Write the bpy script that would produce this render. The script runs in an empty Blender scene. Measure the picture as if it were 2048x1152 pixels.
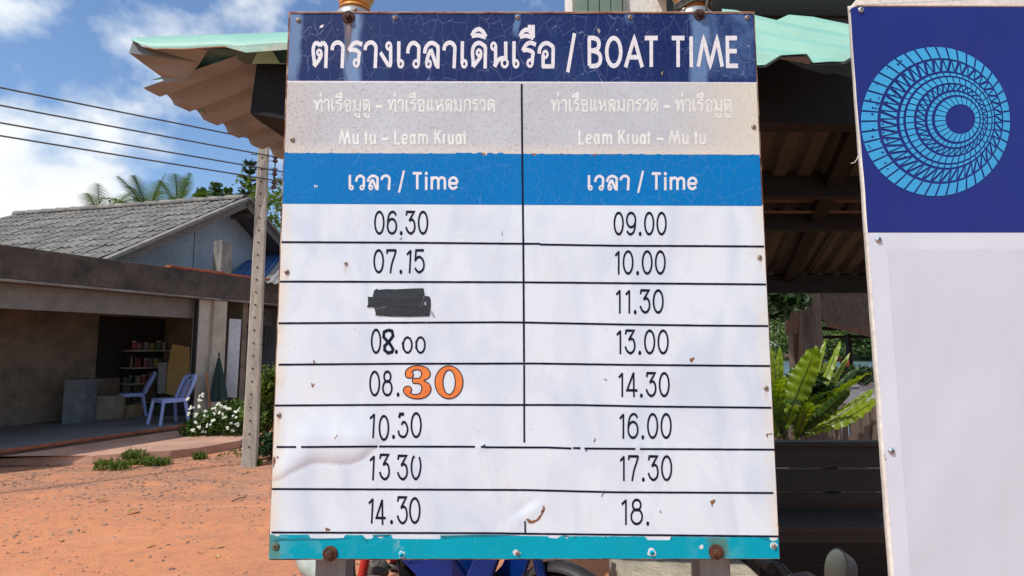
import bpy, bmesh, math, random
from mathutils import Vector, Matrix, noise as mnoise
from mathutils.geometry import tessellate_polygon
R = math.radians
PI = math.pi
scene = bpy.context.scene
col = scene.collection

# ------------------------------------------------------------------ camera, sky, sun, exposure
F = 1156.0            # focal length in photo pixels (photo is 2048 wide)
PITCH = math.atan(0.1021)
EYE = 1.5
cam_d = bpy.data.cameras.new('camera')
cam = bpy.data.objects.new('camera', cam_d); col.objects.link(cam)
cam_d.sensor_width = 36.0
cam_d.lens = F / 2048 * 36.0
cam_d.clip_start = 0.05
cam_d.clip_end = 2000
cam.location = (0, 0, EYE)
cam.rotation_euler = (PI / 2 + PITCH, 0, 0)
scene.camera = cam

SUN = Vector((-0.45, -0.42, 0.79)).normalized()
world = bpy.data.worlds.new("World"); scene.world = world
world.use_nodes = True
wn = world.node_tree; wn.nodes.clear()
def wnode(t, **k):
    n = wn.nodes.new(t)
    for a, b in k.items(): setattr(n, a, b)
    return n
sky = wnode('ShaderNodeTexSky', sky_type='NISHITA', sun_disc=False)
sky.sun_elevation = math.asin(SUN.z)
sky.sun_rotation = math.atan2(SUN.x, SUN.y) % (2 * PI)
sky.air_density = 1.0; sky.dust_density = 0.6; sky.ozone_density = 2.0
tc = wnode('ShaderNodeTexCoord')
mp = wnode('ShaderNodeMapping'); mp.inputs['Location'].default_value = (3.1, 0.4, 1.35); mp.inputs['Scale'].default_value = (1.0, 1.0, 1.25)
n1 = wnode('ShaderNodeTexNoise'); n1.inputs['Scale'].default_value = 4.2; n1.inputs['Detail'].default_value = 10; n1.inputs['Roughness'].default_value = 0.5; n1.inputs['Distortion'].default_value = 0.0
n2 = wnode('ShaderNodeTexNoise'); n2.inputs['Scale'].default_value = 1.5; n2.inputs['Detail'].default_value = 3
cr = wnode('ShaderNodeValToRGB'); cr.color_ramp.elements[0].position = 0.490; cr.color_ramp.elements[1].position = 0.560
ad = wnode('ShaderNodeMath', operation='MULTIPLY_ADD'); ad.inputs[1].default_value = 0.75; 
ad2 = wnode('ShaderNodeMath', operation='MULTIPLY'); ad2.inputs[1].default_value = 0.28
cc = wnode('ShaderNodeValToRGB')
cc.color_ramp.elements[0].color = (4.4, 5.6, 7.0, 1); cc.color_ramp.elements[1].color = (8.2, 8.4, 8.6, 1)
cc.color_ramp.elements[0].position = 0.42; cc.color_ramp.elements[1].position = 0.60
mx = wnode('ShaderNodeMix', data_type='RGBA')
tint = wnode('ShaderNodeMix', data_type='RGBA', blend_type='MULTIPLY'); tint.inputs['Factor'].default_value = 1.0
tint.inputs['B'].default_value = (1.14, 1.26, 1.38, 1)
bg = wnode('ShaderNodeBackground'); bg.inputs['Strength'].default_value = 0.125
wo = wnode('ShaderNodeOutputWorld')
L = wn.links.new
L(tc.outputs['Generated'], mp.inputs['Vector']); L(mp.outputs[0], n1.inputs['Vector']); L(mp.outputs[0], n2.inputs['Vector'])
L(n2.outputs['Fac'], ad2.inputs[0]); L(n1.outputs['Fac'], ad.inputs[0]); L(ad2.outputs[0], ad.inputs[2])
L(ad.outputs[0], cr.inputs['Fac']); L(n1.outputs['Fac'], cc.inputs['Fac'])
L(sky.outputs[0], tint.inputs['A'])
L(cr.outputs['Color'], mx.inputs['Factor']); L(tint.outputs['Result'], mx.inputs['A']); L(cc.outputs['Color'], mx.inputs['B'])
L(mx.outputs['Result'], bg.inputs['Color']); L(bg.outputs[0], wo.inputs['Surface'])

sun_d = bpy.data.lights.new('sun', 'SUN'); sun_d.energy = 4.0; sun_d.angle = R(0.53); sun_d.color = (1.0, 0.96, 0.90)
sun = bpy.data.objects.new('sun', sun_d); col.objects.link(sun)
sun.rotation_euler = SUN.to_track_quat('Z', 'Y').to_euler()
vs = scene.view_settings
scene.display_settings.display_device = 'sRGB'
vs.view_transform = 'Standard'; vs.look = 'None'; vs.exposure = -0.02; vs.gamma = 1; vs.use_curve_mapping = False
scene.cycles.max_bounces = 6
scene.cycles.transparent_max_bounces = 8

# ------------------------------------------------------------------ picture -> place helpers
def ray(px, py):
    u = (px - 1024) / F; v = (576 - py) / F
    return Vector((u, math.cos(PITCH) - v * math.sin(PITCH), math.sin(PITCH) + v * math.cos(PITCH)))
def at(px, py, Y):
    d = ray(px, py); t = Y / d.y
    return Vector((d.x * t, Y, EYE + d.z * t))
def gp(px, py, z=0.0):
    d = ray(px, py); t = (z - EYE) / d.z
    return Vector((d.x * t, d.y * t, z))

# ------------------------------------------------------------------ materials
MATS = {}
class NT:
    def __init__(s, name):
        s.m = bpy.data.materials.new(name); s.m.use_nodes = True
        s.t = s.m.node_tree; s.b = s.t.nodes['Principled BSDF']; s.out = s.t.nodes['Material Output']
        s.tc = s.t.nodes.new('ShaderNodeTexCoord'); s.obj = s.tc.outputs['Object']
    def n(s, t, **k):
        x = s.t.nodes.new(t)
        for a, b in k.items(): setattr(x, a, b)
        return x
    def inp(s, sock, v):
        if isinstance(v, bpy.types.NodeSocket): s.t.links.new(v, sock)
        elif isinstance(v, (tuple, list)) and len(v) == 3 and sock.type == 'RGBA': sock.default_value = (*v, 1)
        else: sock.default_value = v
    def math(s, op, a, b=0.0, c=0.0, clamp=False):
        x = s.n('ShaderNodeMath', operation=op, use_clamp=clamp)
        s.inp(x.inputs[0], a); s.inp(x.inputs[1], b); s.inp(x.inputs[2], c)
        return x.outputs[0]
    def map(s, scale=(1, 1, 1), loc=(0, 0, 0), vec=None):
        x = s.n('ShaderNodeMapping'); s.inp(x.inputs['Vector'], vec or s.obj)
        x.inputs['Scale'].default_value = scale; x.inputs['Location'].default_value = loc
        return x.outputs[0]
    def noise(s, scale, detail=4, rough=0.55, vec=None, dist=0.0, color=False):
        x = s.n('ShaderNodeTexNoise'); s.inp(x.inputs['Vector'], vec or s.obj)
        x.inputs['Scale'].default_value = scale; x.inputs['Detail'].default_value = detail
        x.inputs['Roughness'].default_value = rough; x.inputs['Distortion'].default_value = dist
        return x.outputs['Color' if color else 'Fac']
    def vor(s, scale, feature='DISTANCE_TO_EDGE', vec=None, rnd=1.0):
        x = s.n('ShaderNodeTexVoronoi', feature=feature); s.inp(x.inputs['Vector'], vec or s.obj)
        x.inputs['Scale'].default_value = scale; x.inputs['Randomness'].default_value = rnd
        return x.outputs['Distance'] if feature != 'F1C' else x.outputs['Color']
    def ramp(s, fac, *stops):
        x = s.n('ShaderNodeValToRGB'); s.inp(x.inputs['Fac'], fac)
        e = x.color_ramp.elements
        while len(e) < len(stops): e.new(0.5)
        for i, (p, c) in enumerate(stops):
            e[i].position = p; e[i].color = (c, c, c, 1) if not isinstance(c, tuple) else (*c, 1)
        return x.outputs['Color']
    def mix(s, f, a, b, blend='MIX'):
        x = s.n('ShaderNodeMix', data_type='RGBA', blend_type=blend)
        s.inp(x.inputs['Factor'], f); s.inp(x.inputs['A'], a); s.inp(x.inputs['B'], b)
        return x.outputs['Result']
    def sep(s, vec=None):
        x = s.n('ShaderNodeSeparateXYZ'); s.inp(x.inputs[0], vec or s.obj); return x.outputs
    def add(s, a, b):
        x = s.n('ShaderNodeVectorMath', operation='ADD'); s.inp(x.inputs[0], a); s.inp(x.inputs[1], b); return x.outputs[0]
    def vscale(s, a, f):
        x = s.n('ShaderNodeVectorMath', operation='SCALE'); s.inp(x.inputs[0], a); s.inp(x.inputs['Scale'], f); return x.outputs[0]
    def bump(s, h, strength=0.3, dist=0.01):
        x = s.n('ShaderNodeBump'); s.inp(x.inputs['Height'], h)
        x.inputs['Strength'].default_value = strength; x.inputs['Distance'].default_value = dist
        s.inp(s.b.inputs['Normal'], x.outputs[0])
    def set(s, color=None, rough=None, metal=None, spec=None):
        if color is not None: s.inp(s.b.inputs['Base Color'], color)
        if rough is not None: s.inp(s.b.inputs['Roughness'], rough)
        if metal is not None: s.inp(s.b.inputs['Metallic'], metal)
        if spec is not None: s.inp(s.b.inputs['Specular IOR Level'], spec)
        return s.m

def plain(name, c, rough=0.5, metal=0.0, var=0.25, scale=6.0, c2=None, bump=0.15, bscale=60, bdist=0.002, spec=0.5, grain=0.12):
    """base colour with blotchy wear, fine grain and micro relief"""
    if name in MATS: return MATS[name]
    s = NT(name)
    c2 = c2 or tuple(x * 0.55 for x in c)
    f = s.ramp(s.noise(scale, 6, 0.62), (0.38, 0.0), (0.68, 1.0))
    f = s.math('MULTIPLY', f, min(1.0, var * 2))
    colr = s.mix(f, c, c2)
    g = s.ramp(s.noise(scale * 14, 3, 0.6), (0.3, 1.0 - grain * 1.5), (0.7, 1.0 + grain))
    colr = s.mix(1.0, colr, g, 'MULTIPLY')
    r = s.math('MULTIPLY_ADD', s.noise(scale * 2.3, 4), 0.3, rough - 0.15, True)
    s.set(colr, r, metal, spec)
    if bump: s.bump(s.noise(bscale, 5, 0.6), bump, bdist)
    MATS[name] = s.m
    return s.m

def wood(name, c, c2, scale=3.0, axis='x', rough=0.75):
    if name in MATS: return MATS[name]
    s = NT(name)
    sc = {'x': (1, 12, 12), 'y': (12, 1, 12), 'z': (12, 12, 1)}[axis]
    v = s.map(sc)
    g = s.noise(scale, 6, 0.6, v, 0.6)
    colr = s.mix(s.ramp(g, (0.35, 0.0), (0.68, 1.0)), c, c2)
    colr = s.mix(s.ramp(s.noise(2.2, 4), (0.45, 0.0), (0.75, 0.5)), colr, tuple(x * 0.5 for x in c))
    s.set(colr, rough); s.bump(g, 0.4, 0.004)
    MATS[name] = s.m
    return s.m

def leafmat(name, c, c2, trans=0.35, scale=3.0, rough=0.5):
    if name in MATS: return MATS[name]
    s = NT(name)
    f = s.ramp(s.noise(scale, 3), (0.35, 0.0), (0.68, 1.0))
    colr = s.mix(f, c, c2)
    s.set(colr, rough, 0, 0.35)
    tr = s.n('ShaderNodeBsdfTranslucent'); s.inp(tr.inputs['Color'], s.mix(1.0, colr, (1.5, 1.6, 0.6), 'MULTIPLY'))
    mixs = s.n('ShaderNodeMixShader'); mixs.inputs[0].default_value = trans
    s.t.links.new(s.b.outputs[0], mixs.inputs[1]); s.t.links.new(tr.outputs[0], mixs.inputs[2])
    s.t.links.new(mixs.outputs[0], s.out.inputs['Surface'])
    MATS[name] = s.m
    return s.m

# ------------------------------------------------------------------ mesh builder
def frame(axis):
    axis = Vector(axis).normalized()
    up = Vector((0, 0, 1)) if abs(axis.z) < 0.9 else Vector((1, 0, 0))
    a = axis.cross(up).normalized(); b = axis.cross(a).normalized()
    return a, b
class MB:
    def __init__(s): s.v = []; s.f = []
    def add(s, vs_, fs):
        o = len(s.v); s.v += [Vector(p) for p in vs_]; s.f += [tuple(i + o for i in f) for f in fs]; return s
    def box(s, c, size, rz=0.0, rx=0.0, ry=0.0):
        m = Matrix.Translation(c) @ Matrix.Rotation(rz, 4, 'Z') @ Matrix.Rotation(ry, 4, 'Y') @ Matrix.Rotation(rx, 4, 'X')
        hx, hy, hz = [q / 2 for q in size]
        vs_ = [m @ Vector((x, y, z)) for x in (-hx, hx) for y in (-hy, hy) for z in (-hz, hz)]
        return s.add(vs_, [(0, 1, 3, 2), (4, 6, 7, 5), (0, 4, 5, 1), (2, 3, 7, 6), (0, 2, 6, 4), (1, 5, 7, 3)])
    def bar(s, a, b, w, h=None, up=(0, 0, 1)):
        """rectangular bar from a to b, w sideways, h along up"""
        h = h or w; a = Vector(a); b = Vector(b); d = (b - a).normalized()
        side = d.cross(Vector(up)); side = side.normalized() if side.length > 1e-5 else Vector((1, 0, 0))
        u = side.cross(d).normalized()
        vs_ = [p + side * (i * w / 2) + u * (j * h / 2) for p in (a, b) for i, j in ((-1, -1), (1, -1), (1, 1), (-1, 1))]
        return s.add(vs_, [(3, 2, 1, 0), (4, 5, 6, 7), (0, 1, 5, 4), (1, 2, 6, 5), (2, 3, 7, 6), (3, 0, 4, 7)])
    def tube(s, pts, r, seg=8, cap=True):
        pts = [Vector(p) for p in pts]; n = len(pts)
        rs = r if isinstance(r, (list, tuple)) else [r] * n
        rings = []; a = None
        for i, p in enumerate(pts):
            d = (pts[min(i + 1, n - 1)] - pts[max(i - 1, 0)])
            d = d.normalized() if d.length > 1e-9 else Vector((0, 0, 1))
            if a is None: a, b = frame(d)
            else:
                a = (a - d * a.dot(d)); a = a.normalized() if a.length > 1e-6 else frame(d)[0]
                b = d.cross(a).normalized()
            rings.append([p + (a * math.cos(2 * PI * k / seg) + b * math.sin(2 * PI * k / seg)) * rs[i] for k in range(seg)])
        vs_ = [q for ring in rings for q in ring]; fs = []
        for i in range(n - 1):
            for k in range(seg):
                k2 = (k + 1) % seg
                fs.append((i * seg + k, i * seg + k2, (i + 1) * seg + k2, (i + 1) * seg + k))
        if cap: fs.append(tuple(range(seg))[::-1]); fs.append(tuple((n - 1) * seg + k for k in range(seg)))
        return s.add(vs_, fs)
    def lathe(s, prof, c, axis=(0, 0, 1), seg=20, cap=True):
        """prof: (radius, distance along axis)"""
        ax = Vector(axis).normalized(); a, b = frame(ax); c = Vector(c)
        vs_ = []; fs = []
        for r, h in prof:
            for k in range(seg):
                t = 2 * PI * k / seg
                vs_.append(c + ax * h + (a * math.cos(t) + b * math.sin(t)) * r)
        for i in range(len(prof) - 1):
            for k in range(seg):
                k2 = (k + 1) % seg
                fs.append((i * seg + k, i * seg + k2, (i + 1) * seg + k2, (i + 1) * seg + k))
        if cap:
            fs.append(tuple(range(seg))[::-1]); fs.append(tuple((len(prof) - 1) * seg + k for k in range(seg)))
        return s.add(vs_, fs)
    def torus(s, c, axis, Rr, r, seg=36, ms=10, sq=1.0):
        ax = Vector(axis).normalized(); a, b = frame(ax); c = Vector(c); vs_ = []; fs = []
        for i in range(seg):
            t = 2 * PI * i / seg; d = a * math.cos(t) + b * math.sin(t)
            for k in range(ms):
                p = 2 * PI * k / ms
                vs_.append(c + d * (Rr + r * math.cos(p)) + ax * (r * sq * math.sin(p)))
        for i in range(seg):
            for k in range(ms):
                i2 = (i + 1) % seg; k2 = (k + 1) % ms
                fs.append((i * ms + k, i2 * ms + k, i2 * ms + k2, i * ms + k2))
        return s.add(vs_, fs)
    def prism(s, poly, d):
        """closed polygon of 3d points pushed by vector d"""
        poly = [Vector(p) for p in poly]; d = Vector(d); n = len(poly)
        vs_ = poly + [p + d for p in poly]
        tri = tessellate_polygon([poly])
        fs = [tuple(t) for t in tri] + [tuple(i + n for i in reversed(t)) for t in tri]
        for i in range(n):
            j = (i + 1) % n; fs.append((i, j, j + n, i + n))
        return s.add(vs_, fs)
    def grid(s, fn, nu, nv):
        vs_ = [fn(i / nu, j / nv) for j in range(nv + 1) for i in range(nu + 1)]
        fs = [(j * (nu + 1) + i, j * (nu + 1) + i + 1, (j + 1) * (nu + 1) + i + 1, (j + 1) * (nu + 1) + i) for j in range(nv) for i in range(nu)]
        return s.add(vs_, fs)
    def build(s, name, m, parent=None, smooth=None, bevel=0.0, solid=0.0, fixn=True):
        me = bpy.data.meshes.new(name)
        inv = parent_world(parent).inverted() if parent is not None else None
        me.from_pydata([tuple(inv @ v) if inv else tuple(v) for v in s.v], [], s.f)
        me.validate(); me.update()
        if fixn:
            bm = bmesh.new(); bm.from_mesh(me); bmesh.ops.recalc_face_normals(bm, faces=bm.faces); bm.to_mesh(me); bm.free()
        me.materials.append(m)
        if smooth is not None:
            me.shade_smooth(); me.set_sharp_from_angle(angle=R(smooth))
        o = bpy.data.objects.new(name, me); col.objects.link(o)
        if parent is not None: o.parent = parent
        if solid:
            md = o.modifiers.new('solid', 'SOLIDIFY'); md.thickness = solid; md.offset = 0
        if bevel:
            md = o.modifiers.new('bevel', 'BEVEL'); md.width = bevel; md.segments = 2; md.limit_method = 'ANGLE'
        return o
def parent_world(o):
    m = Matrix.Identity(4)
    while o is not None:
        m = (Matrix.Translation(o.location) @ o.rotation_euler.to_matrix().to_4x4() @ Matrix.Diagonal((*o.scale, 1))) @ m
        o = o.parent
    return m
def tag(o, label=None, cat=None, group=None, kind=None):
    if label: o['label'] = label
    if cat: o['category'] = cat
    if group: o['group'] = group
    if kind: o['kind'] = kind
    return o
def thing(name, label, cat, loc=(0, 0, 0), rz=0.0, group=None):
    o = bpy.data.objects.new(name, None); col.objects.link(o)
    o.empty_display_size = 0.1
    o.location = loc; o.rotation_euler = (0, 0, rz)
    return tag(o, label, cat, group)
def copy_tree(o, loc=None, rz=None, label=None, parent=None, scale=None):
    c = o.copy(); col.objects.link(c)
    if parent is not None: c.parent = parent
    if loc is not None: c.location = loc
    if rz is not None: c.rotation_euler = (0, 0, rz)
    if scale is not None: c.scale = scale
    if label: c['label'] = label
    for ch in list(o.children): copy_tree(ch, parent=c)
    return c
def origin_to(o, p):
    """move the object's origin to p (world), the mesh stays"""
    p = Vector(p); o.data.transform(Matrix.Translation(-p)); o.location = p; return o
def catmull(pts, n=6, closed=False):
    P = [Vector(p) for p in pts]; m = len(P); out = []
    rng = range(m) if closed else range(m - 1)
    for i in rng:
        if closed: p0, p1, p2, p3 = P[(i - 1) % m], P[i], P[(i + 1) % m], P[(i + 2) % m]
        else: p0, p1, p2, p3 = P[max(i - 1, 0)], P[i], P[i + 1], P[min(i + 2, m - 1)]
        for k in range(n):
            t = k / n
            out.append(0.5 * ((2 * p1) + (p2 - p0) * t + (2 * p0 - 5 * p1 + 4 * p2 - p3) * t * t + (3 * p1 - p0 - 3 * p2 + p3) * t ** 3))
    if not closed: out.append(P[-1])
    return out

# ------------------------------------------------------------------ base materials
M_soil = NT('red_soil')
_v = M_soil.obj
_a = M_soil.noise(0.9, 6, 0.6); _b = M_soil.noise(9, 6, 0.65); _c = M_soil.noise(55, 4, 0.7)
_col = M_soil.mix(M_soil.ramp(_a, (0.35, 0.0), (0.65, 1.0)), (0.66, 0.262, 0.122), (0.55, 0.228, 0.118))
_col = M_soil.mix(M_soil.ramp(_b, (0.45, 0.0), (0.72, 0.55)), _col, (0.33, 0.16, 0.105))
_col = M_soil.mix(M_soil.ramp(_c, (0.58, 0.0), (0.72, 0.55)), _col, (0.16, 0.09, 0.065))
_col = M_soil.mix(M_soil.ramp(M_soil.noise(30, 3, 0.6), (0.62, 0.0), (0.75, 0.45)), _col, (0.62, 0.36, 0.22))
_o = M_soil.sep()
_yy = M_soil.math('ADD', _o[1], M_soil.math('MULTIPLY', _o[0], 0.12))
_bd = M_soil.math('MULTIPLY', M_soil.math('SUBTRACT', _yy, 4.9, clamp=True), M_soil.math('SUBTRACT', 9.0, _yy, clamp=True))
_bd = M_soil.math('MULTIPLY', _bd, M_soil.ramp(M_soil.noise(1.6, 5, 0.65, M_soil.map((1, 1.8, 1))), (0.36, 0.1), (0.60, 0.95)))
_col = M_soil.mix(M_soil.math('MULTIPLY', _bd, 0.8), _col, M_soil.mix(M_soil.ramp(M_soil.noise(22, 5, 0.7), (0.4, 0.0), (0.6, 1.0)), (0.42, 0.24, 0.165), (0.20, 0.12, 0.085)))
# worn wheel tracks
_tr = M_soil.noise(1.1, 4, 0.5, M_soil.map((0.16, 1.5, 1), (2, 3, 0)), 0.4)
_col = M_soil.mix(M_soil.ramp(_tr, (0.50, 0.0), (0.62, 0.5)), _col, (0.44, 0.19, 0.105))
_col = M_soil.mix(M_soil.ramp(M_soil.noise(2.7, 5, 0.6, M_soil.map((0.5, 1.3, 1), (7, 1, 0))), (0.58, 0.0), (0.72, 0.5)), _col, (0.68, 0.33, 0.19))
_far = M_soil.math('DIVIDE', M_soil.math('SUBTRACT', M_soil.sep()[1], 40.0), 20.0, clamp=True)
_col = M_soil.mix(_far, _col, (0.07, 0.10, 0.03))
M_soil.set(_col, 0.95, 0, 0.2); M_soil.bump(M_soil.math('ADD', _b, _c), 0.6, 0.02)
M_soil = M_soil.m
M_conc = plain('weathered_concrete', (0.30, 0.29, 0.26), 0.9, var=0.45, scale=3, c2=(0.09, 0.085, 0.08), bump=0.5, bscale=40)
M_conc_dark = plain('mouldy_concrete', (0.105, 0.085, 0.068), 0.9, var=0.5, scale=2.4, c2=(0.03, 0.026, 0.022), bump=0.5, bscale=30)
M_pole = NT('pole_concrete')
_g = M_pole.noise(2.5, 6, 0.65, M_pole.map((6, 6, 1)))
_col = M_pole.mix(M_pole.ramp(_g, (0.4, 0.0), (0.7, 0.8)), (0.46, 0.42, 0.34), (0.22, 0.20, 0.165))
_col = M_pole.mix(M_pole.ramp(M_pole.noise(40, 3), (0.3, 0.4), (0.5, 0.0)), _col, (0.16, 0.13, 0.10))
M_pole.set(_col, 0.9); M_pole.bump(M_pole.noise(60, 5), 0.5, 0.004); M_pole = M_pole.m
M_wallgrey = plain('grey_painted_wall', (0.34, 0.40, 0.45), 0.85, var=0.35, scale=1.5, c2=(0.23, 0.27, 0.31))
M_cream = plain('cream_painted_wall', (0.50, 0.46, 0.37), 0.85, var=0.35, scale=2, c2=(0.27, 0.24, 0.18))
M_rust = NT('rusty_steel')
_g = M_rust.noise(60, 6, 0.7); _h = M_rust.noise(14, 4)
_col = M_rust.mix(M_rust.ramp(_g, (0.4, 0.0), (0.65, 1.0)), (0.20, 0.075, 0.03), (0.07, 0.03, 0.02))
_col = M_rust.mix(M_rust.ramp(_h, (0.46, 0.0), (0.6, 0.8)), _col, (0.55, 0.42, 0.28))
M_rust.set(_col, 0.85, 0.1); M_rust.bump(_g, 0.6, 0.002); M_rust = M_rust.m
M_rustbolt = plain('rusted_bolt', (0.085, 0.04, 0.03), 0.8, 0.3, var=0.5, scale=90, c2=(0.025, 0.015, 0.015), bump=0.8, bscale=400, bdist=0.002)
M_rustbolt2 = plain('flaking_rust_bolt', (0.16, 0.06, 0.03), 0.85, 0.2, var=0.5, scale=120, c2=(0.04, 0.02, 0.015), bump=1.0, bscale=350, bdist=0.004)
M_screw = plain('dull_rivet', (0.42, 0.36, 0.30), 0.5, 0.5, var=0.5, scale=150, c2=(0.18, 0.11, 0.07), bump=0.2)
M_zinc = plain('zinc_screw', (0.45, 0.52, 0.55), 0.35, 0.8, var=0.3, scale=100)
M_hole = plain('dark_recess', (0.02, 0.018, 0.016), 0.9, var=0.1)
M_post = NT('galvanised_post')
_g = M_post.noise(3, 5, 0.6, M_post.map((12, 12, 1.5)))
_x = M_post.sep()[0]
_col = M_post.mix(M_post.ramp(_g, (0.4, 0.0), (0.62, 0.6)), (0.20, 0.23, 0.235), (0.13, 0.115, 0.09))
M_post.set(_col, 0.5, 0.35); M_post.bump(M_post.noise(120, 3), 0.15, 0.001); M_post = M_post.m
M_steeldark = plain('dark_painted_steel', (0.009, 0.012, 0.014), 0.7, 0.0, var=0.4, scale=8, c2=(0.016, 0.017, 0.017), spec=.2)
M_roofteal = NT('faded_teal_sheet')
_g = M_roofteal.noise(5, 6, 0.65)
_col = M_roofteal.mix(M_roofteal.ramp(_g, (0.4, 0.0), (0.7, 0.7)), (0.245, 0.475, 0.375), (0.17, 0.38, 0.31))
_col = M_roofteal.mix(M_roofteal.ramp(M_roofteal.noise(26, 5, 0.7), (0.60, 0.0), (0.74, 0.5)), _col, (0.42, 0.44, 0.33))
M_roofteal.set(_col, 0.55, 0.0); M_roofteal.bump(M_roofteal.noise(40, 4), 0.15, 0.003); M_roofteal = M_roofteal.m
M_under = NT('sheet_underside')
_g = M_under.noise(4, 5)
_col = M_under.mix(M_under.ramp(_g, (0.35, 0.0), (0.7, 1.0)), (0.27, 0.31, 0.33), (0.17, 0.20, 0.215))
M_under.set(_col, 0.7, 0.1); M_under = M_under.m
M_tile = NT('cement_tile')
_g = M_tile.noise(7, 6, 0.7); _o = M_tile.n('ShaderNodeObjectInfo').outputs['Random']
_col = M_tile.mix(M_tile.ramp(_g, (0.35, 0.0), (0.7, 0.9)), (0.25, 0.235, 0.21), (0.11, 0.10, 0.09))
_col = M_tile.mix(M_tile.ramp(M_tile.noise(38, 4), (0.62, 0.0), (0.70, 0.6)), _col, (0.42, 0.40, 0.36))
_col = M_tile.mix(1.0, _col, M_tile.ramp(_o, (0.0, 0.75), (1.0, 1.15)), 'MULTIPLY')
M_tile.set(_col, 0.95); M_tile.bump(M_tile.noise(60, 5), 0.5, 0.005); M_tile = M_tile.m
M_fascia = wood('weathered_fascia_board', (0.17, 0.155, 0.14), (0.09, 0.08, 0.07), axis='y')
M_darkwood = wood('shade_dark_plank', (0.020, 0.015, 0.013), (0.008, 0.007, 0.006), axis='x', rough=0.65)  # near-black base puts the deep shade into the wood colour
M_greywood = wood('weathered_board', (0.17, 0.12, 0.085), (0.08, 0.055, 0.04), axis='z')
M_brownwood = wood('brown_timber', (0.19, 0.105, 0.065), (0.09, 0.05, 0.03), axis='z')
M_bark = wood('grey_bark', (0.16, 0.12, 0.09), (0.07, 0.052, 0.04), axis='z', rough=0.9)
M_leaf_mid = leafmat('leaf_mid_green', (0.075, 0.13, 0.022), (0.035, 0.075, 0.014), 0.35, 1.5)
M_leaf_dark = leafmat('leaf_dark_green', (0.03, 0.065, 0.018), (0.015, 0.038, 0.012), 0.25, 1.5)
M_leaf_light = leafmat('leaf_yellow_green', (0.13, 0.18, 0.03), (0.065, 0.115, 0.02), 0.4, 1.5)
M_leaf_far = leafmat('leaf_far_bank', (0.17, 0.23, 0.075), (0.09, 0.14, 0.045), 0.35, 0.3)
M_leaf_far2 = leafmat('leaf_far_bank_darker', (0.11, 0.17, 0.06), (0.06, 0.10, 0.035), 0.35, 0.3)
M_petal = leafmat('white_petal', (0.8, 0.8, 0.76), (0.7, 0.72, 0.66), 0.3)

# ================================================================== THE TIMETABLE SIGN
D = 1.42
SPX = F / D          # pixels per metre on the sign (about)
sign = thing('timetable_sign', 'weathered boat timetable board with navy heading and white rows, bolted to two steel posts', 'sign', (0, D, 0))
def edge_l(y): return 580 + (538 - 580) * (y - 26) / 1092
def edge_r(y): return 1507 + (1559 - 1507) * (y - 26) / 1092
FOLD = [(540, 964), (552, 961), (566, 957), (578, 948), (600, 938), (622, 928), (640, 926), (670, 929), (700, 929), (720, 922), (740, 908), (756, 892), (775, 876)]
def foldy(x):
    if x <= FOLD[0][0]: return FOLD[0][1]
    for (a, b), (c, d) in zip(FOLD, FOLD[1:]):
        if x <= c: return b + (d - b) * (x - a) / (c - a)
    return FOLD[-1][1]
def gs(x, c, w): return math.exp(-((x - c) / w) ** 2)
def H(px, py):
    """relief of the printed vinyl towards the viewer, metres"""
    h = 0.0
    if py > 800:
        fx = max(0.0, min(1.0, (py - 800) / 70)) * max(0.0, min(1.0, (px - 536) / 10)) * max(0.0, min(1.0, (785 - px) / 60))
        d = foldy(px) - py
        if fx > 0:
            if d > 0: sc_f = 14 + 26 * max(0.0, min(1.0, (px - 560) / 60)) * max(0.25, min(1.0, (790 - px) / 90)); h += fx * 0.00019 * sc_f * (d / sc_f) * math.exp(1 - d / sc_f)
            else: h += fx * 0.0005 * (-d / 9) * math.exp(1 + d / 9)
        # dent with torn vinyl by the lower middle, and small puckers by the broken rule
        dx, dy = px - 1060, py - 1026
        a = dx * 0.80 - dy * 0.6; b = dx * 0.6 + dy * 0.80
        h += 0.0015 * math.exp(-(a / 34) ** 2 - (b / 12) ** 2) - 0.0012 * math.exp(-((a + 6) / 36) ** 2 - ((b + 17) / 9) ** 2)
        h += 0.0016 * gs(px, 965, 9) * gs(py, 893, 9) + 0.0015 * gs(px, 1276, 10) * gs(py, 893, 10)
    h += 0.0007 * (mnoise.noise(Vector((px * 0.008, py * 0.009, 1.7))))
    h += 0.0009 * (mnoise.noise(Vector((px * 0.02, py * 0.0045, 7.7)))) * (0.4 + 0.6 * max(0, (py - 500) / 600))
    for (sx, sy) in ((574, 544), (558, 830), (1519, 515), (1532, 776)):
        h -= 0.0012 * gs(px, sx, 16) * gs(py, sy, 16)
    h += 0.0010 * gs(px, 553, 12) * (gs(py, 650, 10) + gs(py, 683, 9) + gs(py, 757, 10))
    return h + 0.0015
def S(px, py, off=0.0, flat=False):
    return at(px, py, D - off - (0.0015 if flat else H(px, py)))
def line(pts, x):
    for (a, b), (c, d) in zip(pts, pts[1:]):
        if x <= c: return b + (d - b) * (x - a) / (c - a)
    return pts[-1][1]
MXY = [576]
def mx_(px): return at(px, MXY[0], D).x
def mz_(py): return at(1024, py, D).z

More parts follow.
